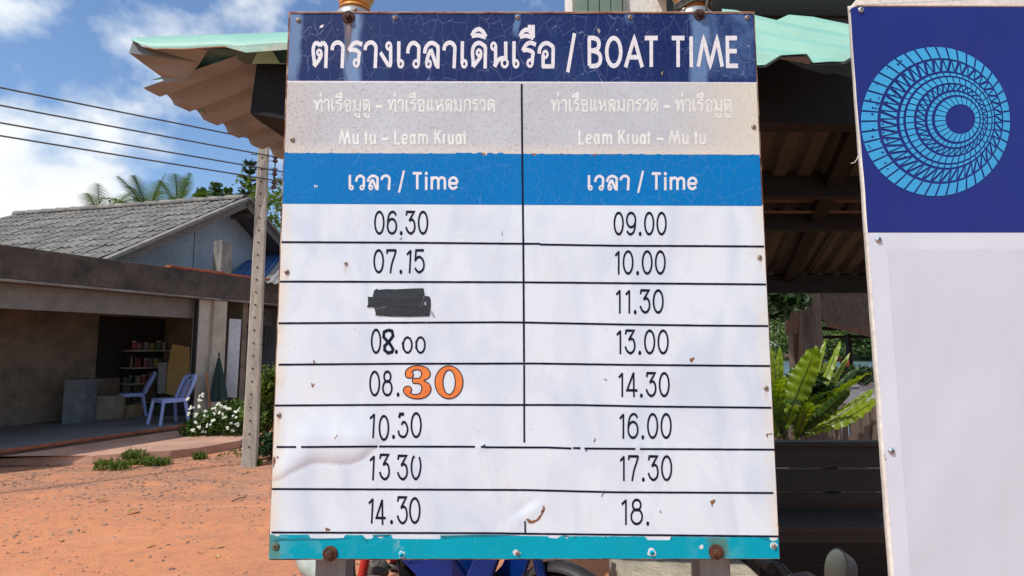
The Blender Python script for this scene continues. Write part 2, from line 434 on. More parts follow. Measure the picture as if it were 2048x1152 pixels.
def cracked(name, base, base2, crack, cs, thin, inten, extra=None, rough=0.45, fine=0.4, gritty=0.15):
    s = NT(name)
    warp = s.vscale(s.noise(7, 4, 0.6, color=True), 0.06)
    v = s.add(s.map((1.5, 1, 0.8)), warp)
    v2 = s.add(s.map((1.0, 1, 1.3), (3, 0, 1)), s.vscale(s.noise(14, 3, 0.6, color=True), 0.03))
    e1 = s.vor(cs, vec=v); e2 = s.vor(cs * 2.6, vec=v2)
    m1 = s.math('MULTIPLY', s.ramp(e1, (0.0, 1.0), (thin, 0.0)), s.ramp(s.noise(6, 3), (0.36, 0.15), (0.55, 1.0)))
    m2 = s.math('MULTIPLY', s.ramp(e2, (0.0, 1.0), (thin * 1.5, 0.0)), s.ramp(s.noise(11, 3, vec=s.map((1, 1, 1), (4, 2, 9))), (0.45, 0.0), (0.6, fine)))
    cr_ = s.math('MAXIMUM', m1, m2)
    colr = s.mix(s.ramp(s.noise(4, 5), (0.35, 0.0), (0.7, 1.0)), base, base2)
    colr = s.mix(s.ramp(s.noise(160, 3, 0.7), (0.58, 0.0), (0.75, gritty)), colr, tuple(c * 0.4 for c in base))
    colr = s.mix(s.ramp(s.noise(90, 2, 0.6), (0.70, 0.0), (0.74, inten * 0.8)), colr, crack)
    if extra: colr = extra(s, colr)
    colr = s.mix(s.math('MULTIPLY', cr_, inten), colr, crack)
    s.set(colr, s.math('MULTIPLY_ADD', s.noise(9, 3), 0.25, rough - 0.0), 0, 0.12)
    s.bump(s.math('ADD', s.math('MULTIPLY', cr_, 1.0), s.math('MULTIPLY', s.noise(30, 3), 0.25)), 0.55, 0.0012)
    return s.m
def streak(s, xc, hw, ztop, zbot, soft=0.45, wob=0.008, taper=0.0):
    o = s.sep()
    dx = s.math('ADD', s.math('SUBTRACT', o[0], xc), s.math('MULTIPLY', s.math('SUBTRACT', s.noise(12, 4, 0.6, s.map((1, 1, .6))), 0.5), wob * 7))
    w = hw
    if taper: w = s.math('ADD', s.math('MULTIPLY', s.math('SUBTRACT', o[2], zbot), taper), hw * 0.12)
    q = s.math('DIVIDE', s.math('ABSOLUTE', dx), w)
    a = s.ramp(q, (1 - soft, 1.0), (1.0, 0.0))
    top = s.math('DIVIDE', s.math('SUBTRACT', ztop + 0.008, o[2]), 0.008, clamp=True)
    bot = s.math('DIVIDE', s.math('SUBTRACT', o[2], zbot), max(0.02, (ztop - zbot) * 0.35), clamp=True)
    return s.math('MULTIPLY', a, s.math('MULTIPLY', top, bot))
def navy_extra(s, c):
    MXY[0] = 70
    pale = (0.165, 0.27, 0.45); mid = (0.085, 0.165, 0.33)
    z0, z1 = mz_(20), mz_(175)
    c = s.mix(s.math('MULTIPLY', streak(s, mx_(706), 0.030, z0, z1 - 0.1, 0.6), 0.95), c, pale)
    c = s.mix(s.math('MULTIPLY', streak(s, mx_(586), 0.024, z0, z1 - 0.05, 0.6), 0.8), c, pale)
    c = s.mix(s.math('MULTIPLY', streak(s, mx_(1397), 0.028, z0, z1 - 0.1, 0.5), 0.85), c, (0.13, 0.235, 0.42))
    c = s.mix(s.math('MULTIPLY', s.math('MULTIPLY', streak(s, mx_(1470), 0.075, z0, mz_(165), 0.6), s.ramp(s.noise(13, 5, 0.65, dist=0.8), (0.34, 0.1), (0.6, 1.0))), 0.8), c, mid)
    c = s.mix(s.math('MULTIPLY', streak(s, mx_(1425), 0.014, z0, mz_(165), 0.6), 0.5), c, mid)
    c = s.mix(s.math('MULTIPLY', streak(s, mx_(1035), 0.012, z0, mz_(78), 0.5), 0.8), c, (0.12, 0.24, 0.42))
    c = s.mix(s.math('MULTIPLY', streak(s, mx_(790), 0.012, z0, mz_(50), 0.5), 0.6), c, mid)
    c = s.mix(s.math('MULTIPLY', streak(s, mx_(1261), 0.012, z0, mz_(52), 0.5), 0.7), c, mid)
    drip = streak(s, mx_(697), 0.012, mz_(45), mz_(136), 0.5, 0.0008, taper=0.12)
    c = s.mix(s.math('MULTIPLY', drip, 0.9), c, (0.13, 0.11, 0.115))
    core = streak(s, mx_(697), 0.006, mz_(45), mz_(80), 0.4, 0.0005, taper=0.10)
    c = s.mix(s.math('MULTIPLY', core, 0.7), c, (0.28, 0.21, 0.22))
    return s.mix(s.math('MULTIPLY', s.ramp(s.noise(8, 3, vec=s.map((1, 1, .4), (2, 7, 1))), (0.55, 0.0), (0.75, 0.5)), s.ramp(s.math('SUBTRACT', o_z(s), mz_(150)), (0.0, 1.0), (0.03, 0.0))), c, (0.03, 0.09, 0.22))
def o_z(s): return s.sep()[2]
M_navy = cracked('navy_vinyl', (0.009, 0.022, 0.105), (0.012, 0.033, 0.13), (0.24, 0.29, 0.46), 21, 0.015, 0.75, navy_extra)
M_blue = cracked('blue_vinyl', (0.0, 0.175, 0.49), (0.0, 0.16, 0.46), (0.12, 0.30, 0.62), 27, 0.020, 0.55, fine=0.6, gritty=0.5)
def teal_extra(s, c):
    MXY[0] = 1100
    o = s.sep()
    near = s.math('ADD', s.math('ADD', streak(s, mx_(661), 0.065, mz_(1060), mz_(1140), 0.9), streak(s, mx_(1432), 0.075, mz_(1060), mz_(1140), 0.9)), streak(s, mx_(560), 0.05, mz_(1060), mz_(1140), 0.9))
    blot = s.ramp(s.noise(16, 4, 0.6), (0.47, 0.0), (0.52, 1.0))
    c = s.mix(s.math('MULTIPLY', s.math('MULTIPLY', near, blot, clamp=True), 0.5), c, (0.12, 0.42, 0.47))
    c = s.mix(s.math('MULTIPLY', streak(s, mx_(812), 0.03, mz_(1068), mz_(1110), 0.5), s.ramp(s.noise(22, 3), (0.46, 0.0), (0.5, 0.6))), c, (0.18, 0.42, 0.47))
    c = s.mix(s.math('MULTIPLY', streak(s, mx_(1432), 0.028, mz_(1078), mz_(1130), 0.5), 0.65), c, (0.10, 0.12, 0.03))
    return s.mix(s.math('MULTIPLY', streak(s, mx_(551), 0.02, mz_(1075), mz_(1130), 0.6), 0.55), c, (0.12, 0.17, 0.06))
M_teal = cracked('turquoise_vinyl', (0.0, 0.34, 0.45), (0.0, 0.31, 0.42), (0.06, 0.50, 0.60), 13, 0.010, 0.5, teal_extra, fine=0.5, gritty=0.1)
# sun-bleached grey band: sparse hairline cracks, browner to the left, cream to the right
MXY[0] = 235
s = NT('bleached_vinyl'); o = s.sep()
_f = s.math('DIVIDE', s.math('SUBTRACT', o[0], mx_(570)), mx_(1515) - mx_(570), clamp=True)
base = s.mix(s.ramp(s.noise(5, 4), (0.35, 0.0), (0.7, 1.0)), (0.505, 0.545, 0.58), (0.44, 0.47, 0.50))
base = s.mix(s.ramp(_f, (0.80, 0.0), (1.0, 0.9)), base, (0.66, 0.63, 0.51))
base = s.mix(s.ramp(_f, (0.0, 0.5), (0.10, 0.0)), base, (0.52, 0.46, 0.38))
_lz = s.math('DIVIDE', s.math('SUBTRACT', o[2], mz_(305)), 0.03, clamp=True)
base = s.mix(s.ramp(_lz, (0.0, 0.6), (1.0, 0.0)), base, (0.68, 0.64, 0.56))
hair = None
for i, (sc_, l_) in enumerate((((1, 1, 1.8), (0, 0, 0)), ((1.9, 1, 1), (5, 1, 3)))):
    vv = s.add(s.map(sc_, l_), s.vscale(s.noise(60, 2, color=True), 0.006))
    e = s.ramp(s.vor(125, vec=vv), (0.0, 1.0), (0.075, 0.0))
    e = s.math('MULTIPLY', e, s.ramp(s.noise(120, 2, vec=s.map((1, 1, 1), (i * 4, 3, 1))), (0.53, 0.0), (0.60, 0.8)))
    hair = e if hair is None else s.math('MAXIMUM', hair, e)
dens = s.ramp(s.math('ADD', s.math('MULTIPLY', _f, 0.9), s.math('MULTIPLY', s.noise(7, 3), 0.5)), (0.2, 1.0), (1.0, 0.42))
hair = s.math('MULTIPLY', hair, dens)
base = s.mix(hair, base, s.mix(s.ramp(s.noise(40, 1), (0.5, 0.0), (0.6, 1.0)), (0.13, 0.10, 0.09), (0.35, 0.13, 0.07)))
s.set(base, 0.6); s.bump(hair, -0.4, 0.0008); M_grey = s.m
# white vinyl rows with faint bluish and yellow smears
MXY[0] = 740
s = NT('white_vinyl')
sm = s.noise(9, 4, 0.55, s.map((1, 1, 0.45)), 0.8)
base = s.mix(s.ramp(sm, (0.40, 0.0), (0.66, 0.75)), (0.68, 0.765, 0.815), (0.535, 0.625, 0.745))
base = s.mix(s.ramp(s.noise(3, 3), (0.55, 0.0), (0.75, 0.4)), base, (0.73, 0.74, 0.73))
o = s.sep()
edge = s.math('ADD', s.ramp(s.math('SUBTRACT', mx_(1552), o[0]), (0.0, 1.0), (0.05, 0.0)), s.ramp(s.math('SUBTRACT', o[0], mx_(552)), (0.0, 1.0), (0.035, 0.0)))
base = s.mix(s.math('MULTIPLY', edge, s.ramp(s.noise(10, 4), (0.35, 0.15), (0.6, 0.9))), base, (0.74, 0.66, 0.50))
for (rx_, ry_) in ((574, 544), (558, 830), (1519, 515), (1532, 776), (692, 527)):
    base = s.mix(s.math('MULTIPLY', streak(s, at(rx_, ry_, D).x, 0.006, at(rx_, ry_, D).z - .004, at(rx_, ry_, D).z - .035, 0.8, 0.001), 0.35), base, (0.45, 0.30, 0.17))
base = s.mix(s.math('MULTIPLY', s.ramp(s.noise(16, 5, 0.7, s.map((1.5, 1, .5), (3, 1, 2))), (0.56, 0.0), (0.72, 0.35)), 1.0), base, (0.60, 0.59, 0.57))
base = s.mix(s.ramp(s.noise(240, 2, 0.5), (0.735, 0.0), (0.75, 0.7)), base, (0.25, 0.16, 0.12))
s.set(base, 0.42, 0, 0.3); s.bump(s.noise(35, 3), 0.08, 0.001); M_white = s.m
s = NT('sticker_black')
base = s.mix(s.ramp(s.noise(45, 5, 0.7), (0.60, 0.0), (0.72, 0.35)), (0.009, 0.012, 0.030), (0.17, 0.19, 0.27))
s.set(base, 0.6, 0, 0.1); M_ink = s.m
M_letter = plain('white_lettering', (0.74, 0.74, 0.76), 0.45, var=0.15, scale=20, c2=(0.62, 0.62, 0.66), bump=0.05)
M_pale = plain('pale_lettering', (0.76, 0.79, 0.745), 0.6, var=0.5, scale=16, c2=(0.68, 0.70, 0.66), bump=0.1)
M_orange = plain('orange_sticker', (0.80, 0.235, 0.045), 0.45, var=0.5, scale=22, c2=(0.72, 0.17, 0.035), bump=0.1)
M_tape = NT('black_tape'); s = M_tape
_n = s.noise(70, 4, 0.7, s.map((0.35, 1, 1))); base = s.mix(s.ramp(_n, (0.55, 0.0), (0.8, 0.6)), (0.016, 0.021, 0.026), (0.07, 0.075, 0.085))
s.set(base, 0.42); s.bump(_n, 0.7, 0.003); M_tape = s.m
M_rusttear = plain('rust_stain', (0.30, 0.12, 0.04), 0.85, var=0.6, scale=120, c2=(0.10, 0.035, 0.02), bump=0.4)

# steel tray behind the vinyl: front skin, folded edges
def quad_px(a, b, c, d): return [a, b, c, d]
tray = MB()
o_px = 3.2
def fr(px, py, off): return at(px, py, D - off)
front = [fr(edge_l(24) - o_px, 23.5, -0.001), fr(edge_r(24) + 2.2, 23.5, -0.001), fr(edge_r(1118) + 1.2, 1118.5, -0.001), fr(edge_l(1118) - 1.5, 1120.5, -0.001)]
n_ = len(front)
back = [p + Vector((0, 0.032, 0)) for p in front]
tray.add(front + back, [(0, 1, 2, 3), (7, 6, 5, 4), (0, 4, 5, 1), (1, 5, 6, 2), (2, 6, 7, 3), (3, 7, 4, 0)])
tray.build('steel_tray', M_rust, sign, bevel=0.001)
lip = MB()
for (a, b, w) in (((edge_l(26) - 1.5, 24.6), (edge_r(26) + 1, 24.4), 2.2),):
    n = 40
    lip.grid(lambda u, v: at(a[0] + (b[0] - a[0]) * u, a[1] + (b[1] - a[1]) * u + (v - 0.5) * w, D - 0.0045 + 0.002 * v), n, 1)
lip.build('rolled_edge', plain('peeling_cream_edge', (0.62, 0.50, 0.36), 0.7, var=0.9, scale=26, c2=(0.42, 0.12, 0.04), bump=0.5), sign, solid=0.0015)

def sheet(name, m, yl0, yr0, yl1, yr1, nx, ny, jag_top=None, jag_bot=None, inl=0.0, inr=0.0, off=0.0, curve=None):
    def fn(u, v):
        # left and right ends of this row
        yl = yl0 + (yl1 - yl0) * v; yr = yr0 + (yr1 - yr0) * v
        y = yl + (yr - yl) * u
        x = edge_l(y) + inl + (edge_r(y) - inr - edge_l(y) - inl) * u
        if jag_top and v == 0: y += jag_top(x)
        if jag_bot and v == 1: y += jag_bot(x)
        return S(x, y, off)
    return MB().grid(fn, nx, ny).build(name, m, sign, smooth=60)
def jag(seed, amp, thr=0.1):
    def f(x):
        q = mnoise.noise(Vector((x * 0.06, seed, 0))) + 0.5 * mnoise.noise(Vector((x * 0.25, seed, 3)))
        return amp * max(0.0, q - thr) - 0.3
    return f
sheet('white_panel', M_white, 405, 410, 1083, 1085, 236, 190)
sheet('heading_band', M_navy, 26.5, 27, 161.5, 164.5, 130, 20, off=0.0002, inl=0.6, inr=0.5)
sheet('heading_margin', M_letter, 160, 163, 166, 167.5, 130, 1, off=0.0001)
sheet('route_band', M_grey, 165, 166.5, 306, 309, 130, 20, off=0.0002, inl=0.3, inr=0.8)
sheet('band_margin', plain('chipped_margin', (0.68, 0.60, 0.50), 0.7, var=0.9, scale=30, c2=(0.16, 0.06, 0.03)), 303, 307, 310, 314, 130, 1, off=0.0001)
def bt(x): 
    j = 1.6 * max(0, mnoise.noise(Vector((x * 0.09, 4.0, 0)))) * 2 
    return 1.5 - j + (3.2 if 966 < x < 974 or 1066 < x < 1072 or 1190 < x < 1194 else 0) - (2.2 if 912 < x < 1010 and (int(x / 7) % 3) else 0)
sheet('time_band', M_blue, 304.5, 308.5, 407.5, 412, 320, 16, jag_top=bt, off=0.0003, inl=-0.5, inr=1.5)
def tj(x):
    # torn upper edge: in places the turquoise stops lower and the white shows
    d = 0.6 + 1.2 * mnoise.noise(Vector((x * 0.05, 9, 0)))
    for a, b, k in ((548, 560, 3), (617, 690, 9), (726, 748, 8), (752, 770, 6), (782, 884, 8.5), (1095, 1120, 4), (1128, 1140, 5), (1290, 1343, 7), (1538, 1556, 9)):
        if a < x < b: d += k * min(1, (x - a) / 5, (b - x) / 4)
    return d
sheet('turquoise_band', M_teal, 1068.5, 1074, 1118, 1117.6, 330, 6, jag_top=tj, jag_bot=lambda x: -0.4 + 0.9 * mnoise.noise(Vector((x * 0.04, 2, 0))), off=0.0004)

# ---- ruled lines
INKOFF = 0.0006
def rule(pts, w, name='rule_line', m=None, off=INKOFF, wob=0.12):
    out = []
    for (a, b), (c, d) in zip(pts, pts[1:]):
        L_ = math.hypot(c - a, d - b); k = max(1, int(L_ / 5))
        out += [(a + (c - a) * i / k, b + (d - b) * i / k) for i in range(k)]
    out.append(pts[-1])
    mb = MB(); vs_ = []; n = len(out)
    for i, (x, y) in enumerate(out):
        a = out[max(i - 1, 0)]; b = out[min(i + 1, n - 1)]
        dx, dy = b[0] - a[0], b[1] - a[1]; q = math.hypot(dx, dy) or 1
        nx_, ny_ = -dy / q, dx / q
        ww = w / 2 * (1 + wob * mnoise.noise(Vector((x * 0.06, y * 0.06, 2))))
        ww2 = w / 2 * (1 + wob * mnoise.noise(Vector((x * 0.07, y * 0.07, 8))))
        vs_ += [S(x + nx_ * ww, y + ny_ * ww, off), S(x - nx_ * ww2, y - ny_ * ww2, off)]
    mb.add(vs_, [(2 * i, 2 * i + 1, 2 * i + 3, 2 * i + 2) for i in range(n - 1)])
    return mb.build(name, m or M_ink, sign)
W = 4.1
rule([(563, 484.2), (800, 485.2), (1046, 487.5), (1078, 487.5), (1082, 489), (1240, 491.5), (1400, 492), (1528, 493)], W)
rule([(560, 563), (1046, 564.5), (1200, 566), (1532, 568.8)], W)
rule([(557, 646.5), (1000, 644.5), (1050, 645), (1250, 649), (1400, 651), (1536, 652)], W)
rule([(557, 729.3), (800, 727.5), (1075, 727), (1240, 729.5), (1540, 732)], W)
rule([(550, 811), (800, 809.5), (1150, 810), (1300, 813), (1543, 815.5)], W)
for seg in ([(553, 894), (592, 894)], [(602, 894), (755, 893)], [(758, 893), (950, 893.5)], [(962, 894), (969, 893.5), (971, 894.5), (1095, 895), (1143, 897)], [(1146, 896), (1161, 896.5)], [(1169, 897), (1271, 897.8)], [(1280, 898), (1549, 899.3)]):
    rule(seg, W)
rule([(1170, 897), (1174, 903.5)], 2.2); rule([(967, 895), (969, 889)], 3)
rule([(544, 978), (800, 979), (1050, 980), (1230, 984.5), (1547, 986)], W)
rule([(543, 1065), (1000, 1066.5), (1050, 1067.5), (1557, 1073)], W)
VO = INKOFF + 0.0003
rule([(1043.2, 168), (1044.5, 320), (1046.5, 484), (1047.5, 640), (1048, 724)], 3.9, off=VO)
rule([(1048.2, 730), (1048.3, 830), (1048.5, 885)], 3.6, off=VO)
rule([(1050, 1042), (1050.5, 1067)], 3.2, off=VO)

# ---- lettering: strokes of a pen
class Pen:
    def __init__(s, pw, ph, off=INKOFF, flat=False):
        s.mb = MB(); s.pw = pw; s.asp = ph / pw; s.off = off; s.k = 0; s.ink = s.pw / 2
    def P(s, x, y): return S(x, y * s.asp, s.off + (s.k % 9) * 0.00002)
    def stroke(s, pts, smooth=False, closed=False, w=None):
        w = (w or s.pw) / 2
        q = [Vector((x, y / s.asp, 0)) for x, y in pts]
        if smooth: q = catmull(q, 7, closed)
        else:
            r_ = []
            for a, b in zip(q, q[1:]):
                k = max(1, int((b - a).length / 6)); r_ += [a + (b - a) * (i / k) for i in range(k)]
            q = r_ + [q[-1]]
        n = len(q); vs_ = []
        for i in range(n):
            if closed: a, b, c = q[(i - 1) % n], q[i], q[(i + 1) % n]
            else: a, b, c = q[max(i - 1, 0)], q[i], q[min(i + 1, n - 1)]
            d1 = (b - a).normalized() if (b - a).length > 1e-6 else (c - b).normalized()
            d2 = (c - b).normalized() if (c - b).length > 1e-6 else d1
            t = (d1 + d2); t = t.normalized() if t.length > 1e-3 else d1
            nrm = Vector((-t.y, t.x, 0)); n1_ = Vector((-d1.y, d1.x, 0))
            mscale = min(1.9, 1 / max(0.35, abs(nrm.dot(n1_))))
            vs_ += [s.P(*(b + nrm * w * mscale)[:2]), s.P(*(b - nrm * w * mscale)[:2])]
        m = n if closed else n - 1
        s.mb.add(vs_, [(2 * i, 2 * i + 1, (2 * i + 3) % (2 * n), (2 * i + 2) % (2 * n)) for i in range(m)])
        s.k += 1
    def ell(s, cx, cy, rx, ry, w=None):
        s.stroke([(cx + rx * math.cos(t), cy + ry * math.sin(t)) for t in [2 * PI * i / 14 for i in range(14)]], True, True, w)
    def dot(s, cx, cy, rx, ry):
        s.mb.add([S(cx + rx * math.cos(2 * PI * i / 18), cy + ry * math.sin(2 * PI * i / 18), s.off + (s.k % 9) * 0.00002) for i in range(18)], [tuple(range(18))]); s.k += 1
    def poly(s, pts, dz=0.0):
        q = [Vector((x, y, 0)) for x, y in pts]
        s.mb.add([S(x, y, s.off + dz + (s.k % 9) * 0.00002) for x, y in pts], [tuple(t) for t in tessellate_polygon([q])]); s.k += 1
    def done(s, name, m, label=None):
        o = s.mb.build(name, m, sign); 
        if label: o['label'] = label
        return o
# Thai glyphs, units of the enlarged photograph, baseline 1020, x from the glyph's left edge
TH = {
 'TO': [('e', 162, 693, 38, 50), ('s', [(200, 700), (198, 765), (150, 855), (52, 985)]), ('s', [(57, 965), (57, 880), (35, 700), (38, 590), (62, 515), (115, 475)]), ('s', [(112, 473), (145, 505), (180, 548)]), ('s', [(180, 548), (212, 505), (245, 473)]), ('s', [(243, 474), (285, 515), (318, 590)]), ('l', [(316, 570), (300, 1022)])],
 'AA': [('s', [(36, 640), (48, 555), (95, 495), (165, 475), (222, 500), (275, 572)]), ('l', [(270, 560), (250, 1022)])],
 'RO': [('s', [(312, 520), (250, 490), (190, 477), (120, 505), (70, 570), (28, 650)]), ('s', [(32, 640), (105, 630), (185, 645), (235, 675), (262, 715)]), ('l', [(255, 690), (238, 800), (234, 910)]), ('e', 187, 912, 45, 65)],
 'NGO': [('e', 200, 550, 42, 65), ('l', [(240, 550), (240, 900), (230, 960), (205, 985)]), ('l', [(22, 690), (205, 985)])],
 'E': [('l', [(42, 445), (38, 920)]), ('e', 82, 925, 43, 65)],
 'WO': [('s', [(36, 705), (50, 595), (95, 510), (160, 480), (220, 505), (285, 575)]), ('l', [(275, 560), (265, 915)]), ('e', 215, 927, 46, 65)],
 'LO': [('s', [(36, 705), (55, 600), (115, 510), (190, 480), (265, 510), (340, 580)]), ('l', [(325, 565), (318, 1028)]), ('e', 120, 927, 42, 65), ('s', [(78, 910), (98, 800), (135, 700), (170, 625)]), ('l', [(168, 612), (295, 985)])],
 'DO': [('s', [(50, 985), (53, 880), (38, 700), (50, 590), (100, 510), (175, 480), (250, 510), (320, 575)]), ('l', [(315, 565), (308, 1028)]), ('e', 176, 690, 40, 57), ('s', [(215, 700), (205, 775), (150, 860), (50, 990)])],
 'I': [('s', [(25, 335), (75, 235), (172, 185), (265, 245), (325, 350)]), ('s', [(25, 335), (165, 318), (320, 365)])],
 'UE': [('s', [(28, 348), (80, 245), (172, 198), (260, 260), (318, 372)]), ('s', [(28, 350), (165, 328), (318, 378)]), ('l', [(232, 95), (232, 215)]), ('l', [(308, 95), (310, 372)])],
 'NO': [('e', 80, 552, 42, 65), ('l', [(122, 550), (122, 900), (100, 985)]), ('s', [(102, 990), (165, 870), (230, 815), (300, 805), (345, 830)]), ('e', 317, 910, 56, 76), ('l', [(338, 452), (340, 860)])],
 'O': [('s', [(36, 710), (50, 605), (105, 520), (195, 485), (280, 520), (348, 585)]), ('l', [(338, 575), (330, 978)]), ('l', [(100, 980), (362, 980)]), ('l', [(122, 1000), (122, 730)]), ('e', 168, 725, 42, 62)],
 'THO': [('e', 60, 552, 42, 65), ('l', [(100, 550), (118, 700), (112, 985)]), ('s', [(112, 990), (190, 700), (245, 540), (300, 485), (345, 520), (362, 600)]), ('l', [(360, 575), (356, 1022)])],
 'HO': [('e', 60, 552, 42, 65), ('l', [(100, 550), (118, 700), (112, 985)]), ('s', [(112, 990), (190, 790), (290, 680)]), ('e', 305, 560, 45, 62), ('s', [(290, 680), (335, 720), (352, 800)]), ('l', [(352, 790), (350, 1022)])],
 'MO': [('e', 75, 552, 42, 65), ('l', [(112, 550), (108, 860)]), ('e', 78, 920, 46, 68), ('l', [(108, 860), (320, 985)]), ('l', [(345, 452), (345, 1022)])],
 'KO': [('l', [(80, 1022), (80, 760)]), ('s', [(80, 780), (120, 690), (85, 640)]), ('s', [(85, 645), (75, 560), (140, 490), (220, 475), (300, 510), (345, 600)]), ('l', [(343, 575), (340, 1022)])],
 'UU': [('e', 90, 1150, 34, 40), ('l', [(120, 1150), (125, 1265)]), ('l', [(110, 1270), (300, 1270)]), ('l', [(280, 1085), (280, 1290)])],
}
def thai(pen, g, x0, ybase, sx, sy):
    fx = lambda x: x0 + x * sx
    fy = lambda y: ybase + (y - 1020) * sy
    for st in TH[g]:
        if st[0] == 'e': pen.ell(fx(st[1]), fy(st[2]), st[3] * sx * 1.13, st[4] * sy * 1.08, pen.pw * .68)
        else: pen.stroke([(fx(a), fy(b)) for a, b in st[1]], st[0] == 's')
LAT = {
 '0': [('e', .5, .5, .5, .5)],
 '6': [('s', [(.97, .16), (.78, .03), (.52, 0), (.22, .10), (.05, .34), (0, .66)]), ('e', .5, .665, .5, .335)],
 '9': [('s', [(.03, .84), (.22, .97), (.48, 1), (.78, .9), (.95, .66), (1, .34)]), ('e', .5, .335, .5, .335)],
 '3': [('l', [(.03, .17), (.10, 0), (.92, 0), (.36, .42)]), ('s', [(.36, .43), (.62, .36), (.88, .43), (1, .68), (.88, .89), (.55, 1), (.2, .9), (0, .70)])],
 '7': [('l', [(0, .16), (.02, 0), (1, 0)]), ('s', [(1, -.02), (.84, .24), (.55, .60), (.36, 1.05)])],
 '1': [('l', [(-.1, .2), (.85, .01)]), ('l', [(.78, 0), (.78, 1.05)])],
 '1s': [('l', [(-.1, .2), (.95, .01)]), ('l', [(.92, 0), (.62, 1.05)])],
 '5': [('l', [(1.0, 0), (.12, 0), (.03, .5)]), ('s', [(.0, .49), (.2, .36), (.5, .3), (.85, .42), (1, .66), (.88, .88), (.5, 1), (.2, .93), (0, .8)])],
 '4': [('l', [(.68, 0), (0, .75), (1.12, .76)]), ('l', [(.7, -.03), (.74, 1.05)])],
 '8': [('e', .5, .215, .37, .215), ('e', .5, .70, .5, .30)],
 'M': [('l', [(0, 1.03), (.22, 0), (.5, 1), (.78, 0), (1, 1.03)])],
 'u': [('l', [(0, -.08), (0, .6)]), ('s', [(0, .58), (.1, .90), (.45, 1.0), (.85, .88), (1, .6)]), ('l', [(1, -.08), (1, 1.06)])],
 't': [('s', [(.42, 0), (.42, .5), (.42, .8), (.55, .98), (.95, 1)]), ('l', [(-.4, .27), (1.2, .27)])],
 'L': [('l', [(0, -.04), (0, 1), (1.08, 1)])],
 'e': [('l', [(0, .52), (1, .52)]), ('s', [(1, .5), (.9, .16), (.5, 0), (.1, .16), (0, .5), (.1, .84), (.5, 1), (.98, .80)])],
 'a': [('e', .45, .5, .47, .5), ('l', [(1, -.08), (1, 1.06)])],
 'm': [('l', [(0, -.1), (0, 1.08)]), ('s', [(0, .3), (.14, .04), (.32, 0), (.46, .12), (.5, .34)]), ('l', [(.5, .3), (.5, 1.08)]), ('s', [(.5, .32), (.62, .06), (.8, 0), (.96, .12), (1, .34)]), ('l', [(1, .3), (1, 1.08)])],
 'K': [('l', [(0, -.04), (0, 1.04)]), ('l', [(1.0, -.02), (.08, .58)]), ('l', [(.3, .42), (1.02, 1.02)])],
 'r': [('l', [(.1, -.08), (.1, 1.06)]), ('s', [(.1, .36), (.4, .06), (1.05, .02)])],
 'T': [('l', [(-.02, 0), (1.02, 0)]), ('l', [(.5, 0), (.5, 1.04)])],
 'i': [('l', [(.5, .27), (.5, 1.04)]), ('d', .5, .0)],
 'B': [('l', [(.08, -.02), (.1, 1.0)]), ('s', [(0, 0), (.45, 0), (.75, .06), (.88, .2), (.78, .37), (.5, .44), (.1, .45)]), ('s', [(.1, .46), (.5, .47), (.88, .56), (1, .72), (.92, .90), (.62, 1), (.1, 1)])],
 'O': [('e', .5, .5, .5, .5)],
 'A': [('l', [(0, 1.05), (.52, 0), (1, 1.05)]), ('l', [(.2, .69), (.82, .69)])],
 'I': [('l', [(.45, -.06), (.55, 1.05)])],
 'E': [('l', [(1, 0), (.02, 0), (.08, 1), (1.1, 1)]), ('l', [(.05, .47), (.98, .47)])],
 '-': [('l', [(0, .5), (1, .5)])], '/': [('l', [(1, 0), (0, 1)])],
}
def lat(pen, ch, x0, x1, y0, y1):
    ph = pen.pw * pen.asp
    ax0, ax1 = x0 + pen.pw / 2, x1 - pen.pw / 2; ay0, ay1 = y0 + ph / 2, y1 - ph / 2
    fx = lambda x: ax0 + x * (ax1 - ax0); fy = lambda y: ay0 + y * (ay1 - ay0)
    if ch == '.': pen.dot((x0 + x1) / 2, y1 - ph * .62, max(2.9, pen.pw * .82), ph * .86); return
    for st in LAT[ch]:
        if st[0] == 'e': pen.ell(fx(st[1]), fy(st[2]), st[3] * (ax1 - ax0), st[4] * (ay1 - ay0))
        elif st[0] == 'd': pen.dot(fx(.5), y0 + ph * .5, pen.pw * .62, ph * .62)
        else: pen.stroke([(fx(a), fy(b)) for a, b in st[1]], st[0] == 's')
# heading
U = 1 / 10.667
p = Pen(6.7, 8.6)
for g, rx_, ox in (('TO', 35, 620), ('AA', 435, 620), ('RO', 800, 620), ('AA', 1140, 620), ('NGO', 1480, 620), ('E', 40, 790), ('WO', 235, 790), ('LO', 595, 790), ('AA', 1010, 790), ('E', 1395, 790), ('DO', 1615, 790), ('I', 1615, 790), ('NO', 210, 960), ('E', 685, 960), ('RO', 880, 960), ('UE', 825, 960), ('O', 1225, 960)):
    thai(p, g, ox + rx_ * U, 136 + (0.4 if ox > 620 else 0), U, U)
p.stroke([(1149, 66.5), (1135.5, 144.5)])
p.done('heading_letters', M_letter)
p = Pen(7.0, 9.2)
for ch, a, b in (('B', 1173, 1204.5), ('O', 1210, 1245), ('A', 1247.5, 1288), ('T', 1286.5, 1318.5), ('T', 1340.5, 1372), ('I', 1377, 1388), ('M', 1393, 1448), ('E', 1450.5, 1477.5)):
    lat(p, ch, a, b, 71.5, 136.3)
    if ch == 'T' and b < 1330: p.done('heading_letters', M_letter); p = Pen(7.0, 9.2)
p.done('heading_letters', M_letter)
